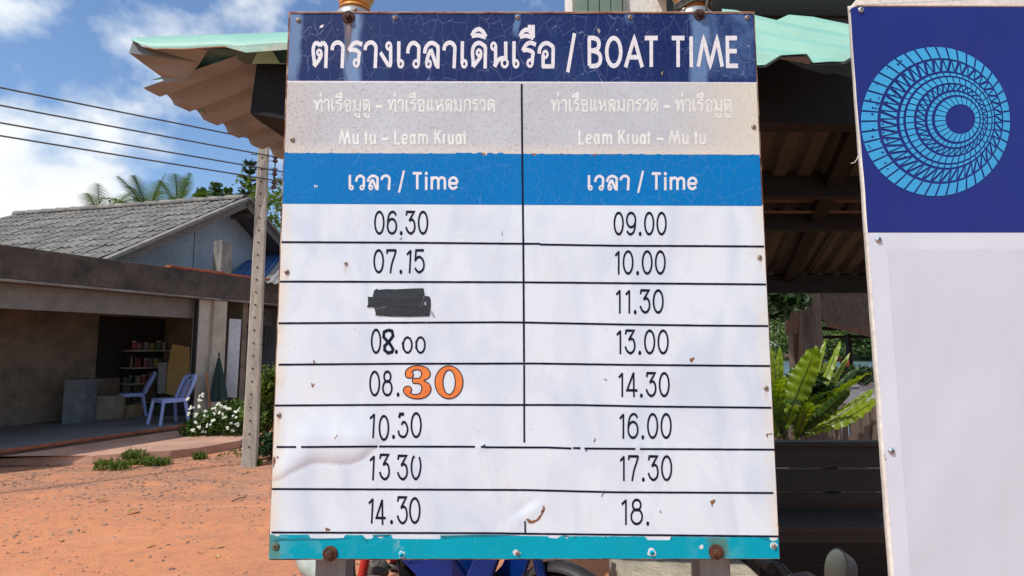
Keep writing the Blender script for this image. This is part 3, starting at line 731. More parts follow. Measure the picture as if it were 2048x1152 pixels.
# route names (bleached)
def route_thai(pen, dx_a, dx_b, dx_dash):
    sy = 0.0441
    for g, x, w in (('THO', 628.3, 16.7), ('AA', 646.5, 13.5), ('E', 662.7, 7.8), ('RO', 671.6, 14), ('UE', 669.5, 15.5), ('O', 687.2, 16), ('MO', 705.4, 16.7), ('UU', 707, 14), ('TO', 725.7, 15.6), ('UU', 726, 14)):
        thai(pen, g, x + dx_b, 223.5, w / {'THO': 395, 'AA': 310, 'E': 160, 'RO': 315, 'UE': 340, 'O': 390, 'MO': 380, 'UU': 330, 'TO': 365}[g], sy if g not in ('UE',) else 0.0425)
    pen.stroke([(642 + dx_b, 184.5), (642 + dx_b, 193.5)], w=3.6)
    for g, x, w in (('THO', 775.6, 17), ('AA', 795.3, 12.5), ('E', 811, 8.2), ('RO', 820.5, 12.6), ('UE', 817.5, 14.5), ('O', 834.6, 15.2), ('E', 853.7, 7.6), ('E', 861.5, 7.6), ('HO', 870, 17), ('LO', 889, 16), ('MO', 907, 16.3), ('KO', 926, 15.6), ('RO', 943.5, 13.6), ('WO', 958.7, 13.2), ('DO', 975, 15)):
        thai(pen, g, x + dx_a, 223.5, w / {'THO': 395, 'HO': 390, 'AA': 310, 'E': 160, 'RO': 315, 'UE': 340, 'O': 390, 'MO': 380, 'KO': 380, 'LO': 370, 'WO': 320, 'DO': 350}[g], sy if g != 'UE' else 0.0425)
    pen.stroke([(790 + dx_a, 184.5), (790 + dx_a, 193.5)], w=3.6)
    pen.stroke([(751.8 + dx_dash, 213), (764.8 + dx_dash, 213)], w=5.6)
for (a, b, d, a2, b2, d2) in ((0, 0, 0, 0, 0, 0), (326.4, 722.4, 575.5, 368.2, 659.6, 550)):
    p = Pen(3.3, 3.9); route_thai(p, a, b, d); p.done('route_letters', M_pale)
    p = Pen(4.3, 4.6)
    for ch, x0, x1 in (('M', 676.8, 702.3), ('u', 705, 718), ('t', 728.3, 737), ('u', 739.3, 752.3)):
        lat(p, ch, x0 + b2, x1 + b2, 258.6 if ch == 'M' else (261 if ch == 't' else 267), 289.5)
    p.stroke([(763 + d2, 278), (777.3 + d2, 278)], w=5.6)
    for ch, x0, x1 in (('L', 788.5, 801), ('e', 802.6, 816.6), ('a', 818.9, 831.8), ('m', 836.3, 856.5), ('K', 868.3, 883.5), ('r', 885, 893.5), ('u', 895.8, 908), ('a', 911, 924), ('t', 925, 934.5)):
        lat(p, ch, x0 + a2, x1 + a2, 258.6 if ch in 'LK' else (261 if ch == 't' else 267), 289.5)
    p.done('route_letters', M_pale)
# blue band
for dx, dy in ((0, 0), (478.2, 0.6)):
    p = Pen(4.9, 5.4)
    k = 1 / 8.53
    for g, x, w in (('E', 60, 90), ('WO', 170, 180), ('LO', 372, 210), ('AA', 605, 178)):
        thai(p, g, 690 + x * k + dx, 380 + dy, w * k / {'E': 160, 'WO': 320, 'LO': 370, 'AA': 310}[g], 31 / 590)
    p.stroke([(808 + dx, 341 + dy), (798 + dx, 385 + dy)], w=4.2)
    for ch, a, b in (('T', 1138, 1328), ('m', 1460, 1725), ('e', 1760, 1936)):
        lat(p, ch, 690 + a * k + dx, 690 + b * k + dx, (343.8 if ch == 'T' else 352.5) + dy, 380 + dy)
    p.stroke([(852.4 + dx, 353.5 + dy), (852.4 + dx, 380 + dy)]); p.dot(852.5 + dx, 346.8 + dy, 3.0, 3.4)
    p.done('column_heading_letters', M_letter)
# times
WID = {'1': 85, '1s': 85, '.': 45}
def time_text(txt, x0, x1, y0, y1, slant=False, miss=()):
    p = Pen(3.5, 5.3)
    pos = []; x = 0
    for i, ch in enumerate(txt):
        w = WID.get(ch, 163)
        if i: x += 32 if '.' not in (txt[i - 1], ch) else 38
        if ch == '1' and i: x += 22
        pos.append((ch, x, x + w)); x += w
    k = (x1 - x0) / x
    for i, (ch, a, b) in enumerate(pos):
        if ch == '1' and slant: ch = '1s'
        if ch != ' ': lat(p, ch, x0 + a * k, x0 + b * k, y0 + 0.2 * i * (not slant) * .2, y1)
    return p.done('time_digits', M_ink)
def digits(items, pw=3.5, ph=5.3, m=None):
    p = Pen(pw, ph)
    for ch, x0, x1, y0, y1 in items: lat(p, ch, x0, x1, y0, y1)
    return p.done('time_digits', m or M_ink)
time_text('06.30', 748, 856.5, 421, 469.5, True)
time_text('07.15', 746.5, 849.5, 498, 547, True)
digits([('0', 741.5, 762.5, 657, 708)])
digits([('0', 738.3, 760.3, 741, 793), ('8', 764, 785.3, 740.5, 793), ('.', 792.5, 799.5, 780, 792.5)])
digits([('1s', 739, 751, 825.5, 876.5), ('0', 757, 778.5, 829.5, 882), ('.', 783.5, 790.5, 866, 877), ('0', 821, 843.5, 824, 876.5)])
p = Pen(3.5, 5.3)
p.stroke([(798, 836), (800, 828.3), (808, 828.3)], w=4.6); p.stroke([(803, 850), (806, 844.5), (811, 846), (815.2, 858), (812, 870), (806, 874), (799, 870), (796.5, 861)], True)
p.done('time_digits', M_ink, 'half peeled black three')
digits([('1s', 739, 750.5, 909.5, 961), ('3', 757.5, 780, 907, 961), ('3', 793.5, 816, 909, 961)])
p = Pen(3.5, 5.3)
p.stroke([(829, 912), (825, 918), (822.8, 934), (825, 950), (831.5, 958.2), (838, 950), (841.3, 934), (840, 920), (838, 914)], True); p.done('time_digits', M_ink)
digits([('1s', 736.5, 748, 995, 1047.5), ('4', 751, 771, 998, 1050), ('.', 779.5, 786.5, 1036, 1047.5), ('3', 793, 815.5, 992, 1049), ('0', 818, 841, 994, 1048)])
time_text('09.00', 1227, 1333.5, 423, 471)
time_text('10.00', 1229.5, 1331.5, 500, 549.5)
time_text('11.30', 1231.5, 1327.5, 578, 627.5)
time_text('13.00', 1232.5, 1337.5, 658.5, 709)
time_text('14.30', 1236.5, 1339.5, 743.5, 794.5)
time_text('16.00', 1238.5, 1343.5, 825.5, 878)
time_text('17.30', 1239.5, 1344.5, 910, 962.5)
time_text('18.', 1242.5, 1299, 997, 1050.5)
# hand-cut 8.00
p = Pen(5.2, 6.2)
p.stroke([(776, 660), (768, 664), (767, 674), (780, 688), (786, 698), (784, 704), (776, 706), (769, 700), (769, 692), (778, 683), (786, 672), (784, 662), (776, 660)], w=5.6)
p.done('time_digits', M_ink, 'thick hand cut black eight'); p = Pen(3.6, 4.6)
p.ell(815, 690, 8.6, 15.2); p.ell(841, 690, 8.6, 15.4); p.stroke([(805, 684), (807, 699)], w=4); p.stroke([(832.5, 682), (832.5, 698)], w=4)
p.dot(792.5, 703.5, 3, 4.5); p.done('time_digits', M_ink, 'small hand cut black zeros')
# orange 30
K3 = 6.776
o3 = [(545, 165), (558, 105), (620, 58), (700, 43), (785, 50), (852, 85), (883, 150), (862, 208), (798, 247), (860, 280), (894, 345), (880, 410), (832, 460), (762, 488), (690, 493), (610, 475), (548, 435), (518, 385), (535, 337), (580, 320), (622, 338), (630, 380), (616, 408), (645, 428), (695, 433), (745, 413), (768, 360), (758, 308), (718, 283), (650, 278), (650, 216), (712, 216), (752, 195), (765, 150), (745, 108), (700, 97), (656, 108), (640, 128), (655, 160), (640, 200), (600, 211), (562, 200)]
pts = [(730 + v.x / K3, 725 + v.y / K3) for v in catmull([(a, b, 0) for a, b in o3], 3, True)]
p = Pen(1.9, 1.9, 0.0008); p.poly(pts); 
ring_o = [(730 + (1137 + 190 * math.cos(t)) / K3, 725 + (267 + 223 * math.sin(t)) / K3) for t in [2 * PI * i / 48 for i in range(48)]]
ring_i = [(730 + (1139 + 83 * math.cos(t)) / K3, 725 + (266 + 165 * math.sin(t)) / K3) for t in [2 * PI * i / 48 for i in range(48)]]
vs_ = [S(x, y, 0.0008) for x, y in ring_o + ring_i]
p.mb.add(vs_, [(i, (i + 1) % 48, 48 + (i + 1) % 48, 48 + i) for i in range(48)])
p.done('orange_numerals', M_orange, 'large orange 30 sticker with dark outline')
p = Pen(1.9, 1.9, 0.0011)
def closed(pp, pts): pp.stroke([(x, y) for x, y in pts], False, False); 
closed(p, pts + [pts[0]]); closed(p, ring_o + [ring_o[0]]); closed(p, ring_i + [ring_i[0]])
p.done('numeral_outline', M_ink)

# black tape over the third row
def strip(poly, off, name='tape_strip', m=None, thick=0.0003):
    q = [S(x, y, off - .0020) for x, y in poly]
    return MB().prism(q, (0, thick, 0)).build(name, m or M_tape, sign, bevel=0.0002)
strip([(748, 581), (753, 577.5), (758, 579.5), (772, 578), (790, 578.5), (820, 577), (847, 576.3), (849, 590), (850, 600), (800, 601), (746, 603), (745, 594)], 0.0030)
strip([(747, 612), (751, 604), (846, 597), (850, 592), (858, 592.5), (861, 597), (861.5, 612), (859, 632.5), (820, 633.5), (779, 633), (751, 630.5), (751, 625)], 0.0034)
strip([(735.5, 593.2), (745, 594), (800, 593), (850, 592.5), (846, 600), (847, 607), (842, 614), (800, 615), (733.5, 614.4), (736, 608)], 0.0038)
strip([(861, 620), (866, 624), (871, 635), (868, 636), (862, 629)], 0.0022, 'tape_strip', plain('grey_tape_residue', (0.33, 0.34, 0.38), 0.6))
strip([(758, 633), (761, 637), (760, 631)], 0.0022, 'tape_strip', MATS['grey_tape_residue'])
strip([(848, 607), (851, 602), (853, 611), (849, 610)], 0.0041, 'tape_strip', MATS['grey_tape_residue'])
for cr_pts in ([(749, 616), (756, 618), (765, 615), (773, 614)], [(766, 625), (766, 619), (771, 616)], [(846, 596), (849, 590), (849.5, 585)], [(840, 614), (846, 609), (845, 600), (849, 594)]):
    MB().tube([S(x, y, 0.0021) for x, y in cr_pts], 0.00045, 5).build('tape_crease', plain('tape_crease_sheen', (0.22, 0.24, 0.25), 0.4, grain=0), sign)  # pale grey puts a sheen into the crease colour

# vinyl damage: rust where the skin has torn
def blotch(pts, m=None, off=0.0009, name='torn_patch'):
    p = Pen(2, 2, off); p.poly(pts); return p.done(name, m or M_rusttear)
blotch([(1381, 716), (1385, 716), (1388, 714), (1389, 717), (1385, 722), (1384, 725), (1380, 722), (1379, 720)])
blotch([(1420, 1002), (1424, 1001), (1428, 999), (1431, 999), (1429, 1005), (1425, 1009), (1425, 1016), (1423, 1010)])
blotch([(1052, 1037), (1058, 1038), (1063, 1042), (1070, 1039), (1074, 1032), (1080, 1026), (1086, 1017), (1085, 1011), (1089, 1013), (1090, 1019), (1084, 1030), (1078, 1040), (1072, 1043), (1068, 1046), (1059, 1047), (1054, 1042)])
blotch([(1064, 1040), (1070, 1037), (1074, 1029), (1081, 1024), (1083, 1026), (1076, 1035), (1072, 1040)], M_white, 0.0012)
blotch([(547, 913), (550, 914), (551, 922), (548, 930), (546, 938), (546, 922)]); blotch([(553, 912), (556.5, 913), (556, 919), (554, 916)])
blotch([(651, 1055), (656, 1057), (661, 1058), (657, 1062), (654, 1061), (651, 1062)])
blotch([(626, 721), (629, 720), (629.5, 726), (627, 727)]); blotch([(1533, 868), (1543, 866.5), (1546, 868), (1536, 869), (1535, 875), (1533, 873)])
blotch([(622, 765), (625, 768), (626, 773), (624, 775)]); blotch([(628, 766), (629, 768), (626, 774), (625, 774)])
blotch([(668, 877), (675, 868), (674, 871), (669, 878)], plain('straw_scrap', (0.42, 0.25, 0.10), 0.8)); blotch([(1187, 883), (1191, 875), (1191, 879), (1189, 884)], plain('dirt_scrap', (0.10, 0.06, 0.05), 0.8))
blotch([(799, 480), (803, 474), (804, 476), (800, 480)], MATS['dirt_scrap']); blotch([(1003, 459), (1005, 470), (1004, 472)], MATS['dirt_scrap']); blotch([(1208, 757), (1214, 760), (1214, 761.5), (1208, 758.5)], MATS['dirt_scrap'])
blotch([(1202, 993), (1208, 984), (1211, 977), (1209, 985), (1203, 994)], MATS['dirt_scrap']); blotch([(1320, 1019), (1323, 1026), (1320, 1025)], MATS['dirt_scrap']); blotch([(1555, 1049), (1558, 1052), (1558, 1062), (1556, 1058)])
blotch([(640, 52), (645, 49), (648, 50), (645, 55), (642, 55), (639, 57)], M_letter); blotch([(1194, 58), (1198, 57), (1201, 62), (1199, 67), (1196, 64)], plain('chip_beige', (0.40, 0.42, 0.36), 0.8))
blotch([(628, 371), (631, 370), (632, 374), (629, 374)], M_letter); blotch([(633, 370), (635, 371), (635, 374), (633, 375)], M_letter)
blotch([(1322, 147), (1325, 142), (1326, 143), (1324, 151)], MATS['straw_scrap'])
blotch([(960, 306), (970, 306), (971, 312), (967, 309)]); blotch([(1062, 307), (1072, 307), (1067, 312)]); blotch([(1186, 308), (1194, 308), (1190, 313)]); blotch([(1120, 307), (1124, 307), (1122, 310)])
# torn turquoise flaps
M_tealdark = plain('turquoise_torn_flap', (0.0, 0.20, 0.27), 0.5, var=0.3, scale=50)
for f_ in ([(546, 1080), (560, 1076), (585, 1079), (600, 1076), (640, 1077), (700, 1076), (660, 1079.5), (600, 1080), (562, 1081), (548, 1083)], [(724, 1075), (731, 1077), (737, 1087), (729, 1080)], [(880, 1071), (960, 1069.5), (1040, 1070), (980, 1073), (905, 1075), (888, 1078), (881, 1074)], [(1125, 1071), (1138, 1072), (1139, 1075), (1131, 1073.5)], [(1147, 1075), (1153, 1071), (1150, 1077)], [(1211, 1070), (1214, 1076), (1210, 1074)], [(1343, 1073), (1345, 1082), (1341, 1076)], [(1520, 1075), (1534, 1077), (1541, 1083), (1534, 1080)], [(744, 1070), (785, 1069), (768, 1073), (750, 1073)]):
    q = [S(x, y, 0.0011) for x, y in f_]
    MB().prism(q, (0, 0.0004, 0)).build('torn_flap', M_tealdark, sign)

# ---- rivets, bolts
def rivet(px, py, r=0.0062, m=None, off=0.0015):
    c = S(px, py, off - 0.0015)
    o = MB().lathe([(r, 0), (r * 1.02, 0.001), (r * .85, 0.0028), (r * .62, 0.0038), (r * .34, 0.0042), (r * .30, 0.0026)], c, (0, -1, 0), 18).build('rivet', m or M_screw, sign, smooth=50)
    MB().lathe([(r * .30, 0.0026), (r * .22, 0.0033), (0.0004, 0.0036)], c, (0, -1, 0), 10).build('rivet_core', M_hole, o)
    return o
for x, y in ((597, 41), (790, 36), (1035, 35), (1260, 35), (1494, 35.5), (585, 279), (574, 544), (558, 830), (1507, 254), (1519, 515), (1532, 776), (1035, 1106), (692, 527)):
    rivet(x, y, 0.0062 if (x, y) != (692, 527) else 0.0042)
def torn_star(px, py, r, seed):
    rnd = random.Random(seed); n = 9
    pts = [(px + r * (0.55 + 0.6 * rnd.random()) * math.cos(2 * PI * i / n), py + r * (0.55 + 0.6 * rnd.random()) * math.sin(2 * PI * i / n)) for i in range(n)]
    q = [S(x, y, 0.0009) for x, y in pts]
    return MB().prism(q, (0, 0.0004, 0)).build('torn_flap', M_letter, sign)
for x, y, r in ((803, 1110, 10), (1033, 1106, 8), (1304, 1105, 10.5), (1547, 1091, 8), (1403, 1094, 5)): torn_star(x, y, r, int(x))
rivet(803, 1110, 0.006, M_teal, 0.0036); rivet(1304, 1105.5, 0.006, M_teal, 0.0036); rivet(1548, 1092, 0.0055, M_screw, 0.0036); rivet(552, 1093, 0.009, plain('mossy_rivet', (0.10, 0.13, 0.07), 0.8, var=0.6, scale=90))
def bolt(px, py, r, m, hexr):
    c = at(px, py, D - 0.0015)
    o = MB().lathe([(r, 0), (r * 1.0, 0.003), (r * .93, 0.0045), (r * .6, 0.005)], c, (0, -1, 0), 26).build('washer', m, sign, smooth=45)
    MB().lathe([(hexr, 0.0045), (hexr, 0.011), (hexr * .85, 0.0135), (hexr * .5, 0.0145)], c, (0, -1, 0), 6 if m is M_rustbolt else 12).build('bolt_head', m, o, smooth=20)
bolt(697, 34.5, 0.0165, M_rustbolt, 0.0090); bolt(1398.5, 30, 0.0150, M_rustbolt, 0.0088)
bolt(660.5, 1107, 0.0178, M_rustbolt2, 0.0085); bolt(1432, 1103.5, 0.0175, M_rustbolt2, 0.0095)
# ---- posts with gilded finials
for x0, x1, xt in ((640, 698, 711), (1392, 1450.5, 1387)):
    bot = at((x0 + x1) / 2, 1135, D + 0.07); cx = bot.x; w = 0.074
    top = mz_(24) + 0.012
    pt = MB().box((cx, D + 0.036 + w / 2, (top) / 2 - 0.15), (w, w, top + 0.3 - .02)).build('post', M_post, sign, bevel=0.003)
    cxt = at(xt, 20, D + 0.07).x
    c = Vector((cx + (.009 if x0 < 1000 else .003), D + 0.036 + w / 2, at(700, 22, D + 0.036 + w / 2 - 0.05).z))
    M_gold = plain('gilded_finial', (0.62, 0.29, 0.055), 0.42, 0.15, var=0.5, scale=18, c2=(0.42, 0.15, 0.03), bump=0.2)
    MB().lathe([(0.052, -0.012), (0.053, 0.0), (0.051, 0.010), (0.046, 0.018), (0.038, 0.024), (0.01, 0.028)], c, (0, 0, 1), 28).build('post_cap', plain('dull_aluminium', (0.36, 0.38, 0.39), 0.45, 0.5, var=0.4, scale=30), pt, smooth=60)
    MB().lathe([(0.037, 0.024), (0.043, 0.028), (0.041, 0.034), (0.037, 0.037), (0.041, 0.041), (0.039, 0.047), (0.048, 0.062), (0.058, 0.088), (0.058, 0.112), (0.045, 0.135), (0.02, 0.155), (0.012, 0.18), (0.003, 0.20)], c, (0, 0, 1), 28).build('finial', M_gold, pt, smooth=60)
    rv = at(710 if x0 < 1000 else 1368, 19.5, D + 0.036 + w / 2 - 0.050)
    MB().lathe([(0.005, 0), (0.005, 0.003), (0.002, 0.005)], rv, (0, -1, 0.2), 12).build('rivet', M_screw, pt, smooth=40)
    # rope knotted round the right finial
    if x0 > 1000:
        rope = thing('rope', 'frayed dark rope wound round the cap of the right sign post', 'rope', (c.x, c.y, c.z + 0.04))
        m_r = plain('dirty_rope', (0.13, 0.13, 0.11), 0.9, var=0.7, scale=80, c2=(0.03, 0.035, 0.035), bump=0.8, bscale=300)
        hb = MB(); rnd = random.Random(4)
        turns = [c + Vector((0.047 * math.cos(t), 0.047 * math.sin(t), 0.024 + 0.004 * t / PI + 0.003 * math.sin(3 * t))) for t in [i * 0.25 for i in range(88)]]
        hb.tube(turns, 0.0038, 7); hb.build('coil', m_r, rope, smooth=60)
        kn = c + Vector((0.030, -0.042, 0.045))
        MB().tube([kn + Vector((0.008 * math.cos(t), 0.006 * math.sin(t), 0.01 * math.sin(1.6 * t))) for t in [i * 0.4 for i in range(22)]], 0.0042, 7).build('knot', m_r, rope, smooth=60)
        hair_ = MB()
        for i in range(26):
            a = Vector((rnd.uniform(-.3, 1), rnd.uniform(-1, -.1), rnd.uniform(-.6, .8))).normalized(); ln = rnd.uniform(.02, .055)
            hair_.tube([kn, kn + a * ln * .5 + Vector((0, 0, .004)), kn + a * ln + Vector((0, 0, -.012 * rnd.random()))], 0.0009, 4)
        hair_.tube([kn, kn + Vector((-.012, -.014, -.03)), kn + Vector((-.010, -.010, -.052))], 0.0028, 6)
        hair_.tube([kn, kn + Vector((.03, -.012, .0)), kn + Vector((.055, -.016, -.018))], 0.0024, 6)
        hair_.build('frayed_end', m_r, rope)

# ================================================================== GROUND AND WATER
def ss(a, b, x):
    t = max(0.0, min(1.0, (x - a) / (b - a))); return t * t * (3 - 2 * t)
def ground_z(x, y):
    near = 0.012 * mnoise.noise(Vector((x * 0.9, y * 0.9, 0))) + 0.006 * mnoise.noise(Vector((x * 3.5, y * 3.5, 5)))
    shore = ss(-3.0, 1.5, x) * ss(10.0, 14.0, y) * (1 - ss(70, 76, y))
    far = ss(72, 84, y) * 1.2
    k = 1 if -9 < x < 6 and 0 < y < 14 else 0
    return near * k - 1.6 * shore + far
def warp(t, a, b, c=0.0, p=2.6):
    return c + (abs(t) ** p) * (b - c if t > 0 else a - c) * (1 if t > 0 else 1)
def gxy(u, v):
    tx = u * 2 - 1
    x = (abs(tx) ** 2.6) * (260 if tx > 0 else -260)
    y = -15 + (v ** 2.4) * 600
    return Vector((x - 1.5, y, ground_z(x - 1.5, y)))
g = MB().grid(gxy, 150, 190).build('ground', M_soil, smooth=180)
tag(g, kind='structure')
s = NT('lake_water')
_w = s.noise(2.2, 4, 0.6, s.map((1, 2.4, 1)))
s.set((0.11, 0.18, 0.21), 0.3, 0.0, 0.5); s.bump(_w, 0.5, 0.08); M_water = s.m
wt = MB().grid(lambda u, v: Vector((-40 + 240 * u, 10.5 + 66 * v, -0.32)), 4, 4).build('water', M_water)
tag(wt, kind='structure')
# scattered small stones and crumbs of earth
rnd = random.Random(11)
mb = MB()
def pebble(mb, p, r):
    a = rnd.random() * 6.28; sx, sy, sz = r * rnd.uniform(.7, 1.4), r * rnd.uniform(.6, 1.0), r * rnd.uniform(.35, .7)
    vs_ = []
    for (x, y, z) in ((1, 0, 0), (.3, .9, 0), (-.8, .6, 0), (-.8, -.6, 0), (.3, -.95, 0), (0.1, 0.05, 1)):
        X, Y = x * sx, y * sy
        vs_.append(p + Vector((X * math.cos(a) - Y * math.sin(a), X * math.sin(a) + Y * math.cos(a), z * sz - r * .1)))
    mb.add(vs_, [(0, 1, 5), (1, 2, 5), (2, 3, 5), (3, 4, 5), (4, 0, 5)])
for i in range(9000):
    y = rnd.uniform(2.6, 9.0); x = rnd.uniform(-y * .95 - .5, 1.0 if y < 4 else 0.5)
    dens = 0.25 + 0.75 * ss(5.2, 6.4, y) + 0.3 * max(0, mnoise.noise(Vector((x, y, 3))))
    if rnd.random() > dens: continue
    r = rnd.choice((.006, .008, .010, .012, .012, .018, .024)) * (1 + .25 * (y > 5.5))
    pebble(mb, Vector((x, y, ground_z(x, y))), r)
st = mb.build('gravel', plain('gravel_brown', (0.30, 0.16, 0.11), 0.9, var=0.8, scale=9, c2=(0.13, 0.075, 0.055), grain=.2))
tag(st, kind='stuff')
mb = MB()
for i in range(1500):
    y = rnd.uniform(4.6, 8.6); x = rnd.uniform(-y * .95, -1.0)
    pebble(mb, Vector((x, y, ground_z(x, y))), rnd.choice((.008, .012, .016)))
tag(mb.build('gravel', plain('gravel_pale', (0.42, 0.29, 0.20), 0.9, var=0.6, scale=9)), kind='stuff')
# dead leaves and a stick
M_dead = leafmat('dead_leaf', (0.52, 0.33, 0.12), (0.36, 0.18, 0.08), 0.2, 9, 0.7)
def leaf_blade(L_, W_, curl=.2):
    mb = MB(); n = 5; vs_ = []
    for i in range(n + 1):
        t = i / n; w = W_ * math.sin(PI * min(1, t * .92 + .06)) / 2; z = curl * L_ * math.sin(PI * t) * .5
        vs_ += [Vector((t * L_ - L_ / 2, -w, z + w * .4)), Vector((t * L_ - L_ / 2, 0, z)), Vector((t * L_ - L_ / 2, w, z + w * .4))]
    fs = []
    for i in range(n):
        a = i * 3; fs += [(a, a + 1, a + 4, a + 3), (a + 1, a + 2, a + 5, a + 4)]
    return mb.add(vs_, fs)
deadspots = [(610, 985, .11, 'on gravel beside the board'), (265, 1024, .13, 'at the lower left edge'), (398, 1104, .06, 'yellow leaf'), (440, 1093, .07, 'long pale'), (434, 1113, .07, 'flat'), (494, 944, .09, ''), (410, 915, .10, ''), (300, 1090, .07, ''), (325, 1048, .05, ''), (522, 928, .1, ''), (205, 1000, .1, ''), (120, 1080, .08, ''), (690, 1133, .10, '')]
DL = ['large dry leaf on the soil close left of the board edge', 'pale broad dry leaf at the lower left, beside a flat open patch of soil', 'yellow dry leaf nearest the bottom left of the board', 'long pale dry leaf just above right of the yellow one', 'flat dry leaf just below the long pale one', 'dry leaf lying at the left foot of the utility pole', 'dry leaf under the right end of the concrete step', 'dry leaf by itself near the bottom edge left of the board', 'smallest dry leaf, in the middle of the bare soil', 'dry leaf on the gravel right of the utility pole foot', 'dry leaf on the gravel below the far left weeds', 'dry leaf nearest the bottom left corner', 'dry leaf on the soil just right of the left sign post']
proto = None
for i, (px, py, L_, _) in enumerate(deadspots):
    p_ = gp(px, py, 0.012); p_.z = ground_z(p_.x, p_.y) + .008
    if proto is None: o = leaf_blade(.1, .045).build('dead_leaf', M_dead); proto = o
    else: o = proto.copy(); col.objects.link(o)
    o.location = p_; o.rotation_euler = (rnd.uniform(-.3, .3), rnd.uniform(-.3, .3), rnd.uniform(0, 6.2)); o.scale = [L_ / .1] * 3
    tag(o, DL[i], 'leaf', 'dead leaves on the red soil')
a, b = gp(463, 1005), gp(492, 996)
tag(MB().tube([a + Vector((0, 0, .01)), (a + b) / 2 + Vector((0, .01, .016)), b + Vector((0, 0, .012))], .006, 6).build('stick', M_brownwood), 'thin dry stick lying on the red soil left of the board', 'stick')

# ================================================================== FOLIAGE
def leaves(mb, c, rad, n, size, rnd, shell=0.55, droop=0.0, aspect=2.2):
    c = Vector(c)
    for i in range(n):
        d = Vector((rnd.gauss(0, 1), rnd.gauss(0, 1), rnd.gauss(0, 1))).normalized()
        r = shell + (1 - shell) * rnd.random() if rnd.random() < .75 else rnd.random()
        p = c + Vector((d.x * rad[0] * r, d.y * rad[1] * r, d.z * rad[2] * r))
        a = Vector((rnd.gauss(0, 1), rnd.gauss(0, 1), rnd.gauss(0, .6) - droop)).normalized()
        nn = (d + Vector((rnd.gauss(0, .7), rnd.gauss(0, .7), rnd.gauss(0.5, .5)))).normalized()
        b_ = a.cross(nn); 
        if b_.length < 1e-3: continue
        b_.normalize(); s_ = size * rnd.uniform(.6, 1.3); w = s_ / aspect
        mid = p + nn * s_ * .12
        mb.add([p - a * s_ * .5, mid - b_ * w * .5, p + a * s_ * .5, mid + b_ * w * .5], [(0, 1, 2), (0, 2, 3)])
def clumpy(center, R3, nclump, nleaf, size, rnd, cr=.35, droop=0.0, aspect=2.2, flat=1.0):
    mb = MB(); c = Vector(center)
    for i in range(nclump):
        d = Vector((rnd.gauss(0, 1), rnd.gauss(0, 1), rnd.gauss(0, 1))).normalized() * (rnd.random() ** .45)
        p = c + Vector((d.x * R3[0], d.y * R3[1], d.z * R3[2]))
        r = cr * rnd.uniform(.6, 1.25) * min(R3)
        leaves(mb, p, (r, r, r * .75 * flat), nleaf, size, rnd, .3, droop, aspect)
    return mb
def tree(name, label, base, h, R3, m, seed, nclump=50, nleaf=26, size=.22, trunk_r=.16, group=None, cat='tree', cr=.35, droop=0.0, trunk_to=.75, limbs=6):
    rnd = random.Random(seed); base = Vector(base)
    t = thing(name, label, cat, base, 0, group)
    top = base + Vector((rnd.uniform(-.3, .3), rnd.uniform(-.3, .3), h * trunk_to))
    mb = MB().tube([base - Vector((0, 0, .3)), base + (top - base) * .4 + Vector((.1, 0, 0)), top], [trunk_r * 1.25, trunk_r * .85, trunk_r * .3], 8)
    cc_ = base + Vector((0, 0, h - R3[2]))
    for i in range(limbs):
        k = rnd.uniform(.35, .95); p0 = base + (top - base) * k; a = rnd.uniform(0, 6.28)
        p2 = cc_ + Vector((math.cos(a) * R3[0] * .7, math.sin(a) * R3[1] * .7, rnd.uniform(-.5, .6) * R3[2]))
        mb.tube([p0, (p0 + p2) / 2 + Vector((0, 0, .1 * h * rnd.random() * .5)), p2], [trunk_r * .4, trunk_r * .25, trunk_r * .08], 5)
    mb.build('trunk', M_bark, t, smooth=60)
    clumpy(cc_, R3, nclump, nleaf, size, rnd, cr, droop).build('crown', m, t, fixn=False)
    return t
def conifer(name, label, base, h, r, seed, m, group=None):
    rnd = random.Random(seed); base = Vector(base)
    t = thing(name, label, 'tree', base, 0, group)
    MB().tube([base - Vector((0, 0, .2)), base + Vector((0, 0, h * .96))], [.12, .01], 7).build('trunk', M_bark, t)
    mb = MB(); z = h * .12
    while z < h * .98:
        k = 1 - z / h; nb = 7
        for i in range(nb):
            a = rnd.uniform(0, 6.28); ln = .88 * r * (k ** .5) * rnd.uniform(.55, 1.1)
            for q in range(3):
                f_ = (q + 1) / 3
                p = base + Vector((math.cos(a) * ln * f_, math.sin(a) * ln * f_, z + ln * f_ * .35))
                leaves(mb, p, (ln * .26 + .08,) * 3, 12, .15, rnd, .1, 0, 2.2)
        z += h * .028
    mb.build('crown', m, t, fixn=False)
    return t
def at_h(px, py, Y): return at(px, py, Y)
# three small conifers over the house roof, one araucaria by the pole, leafy branches beyond
def tree_at(px, ytop, Y):   # ground position and height of a tree whose tip is at (px, ytop)
    p = at(px, ytop, Y); return Vector((p.x, Y, ground_z(p.x, Y))), p.z
for i, (px, yt, Y, r) in enumerate(((402, 368, 24, .95), (434, 356, 24, 1.0), (457, 366, 24.5, .8))):
    b, h = tree_at(px, yt, Y)
    conifer('conifer_tree', ('leftmost of the three pale green conifers above the tiled ridge', 'middle and tallest of the three conifers above the tiled ridge', 'rightmost and smallest of the three conifers above the tiled ridge')[i], b, h, r * 1.15, 20 + i, M_leaf_mid, 'conifers behind the grey tiled roof')
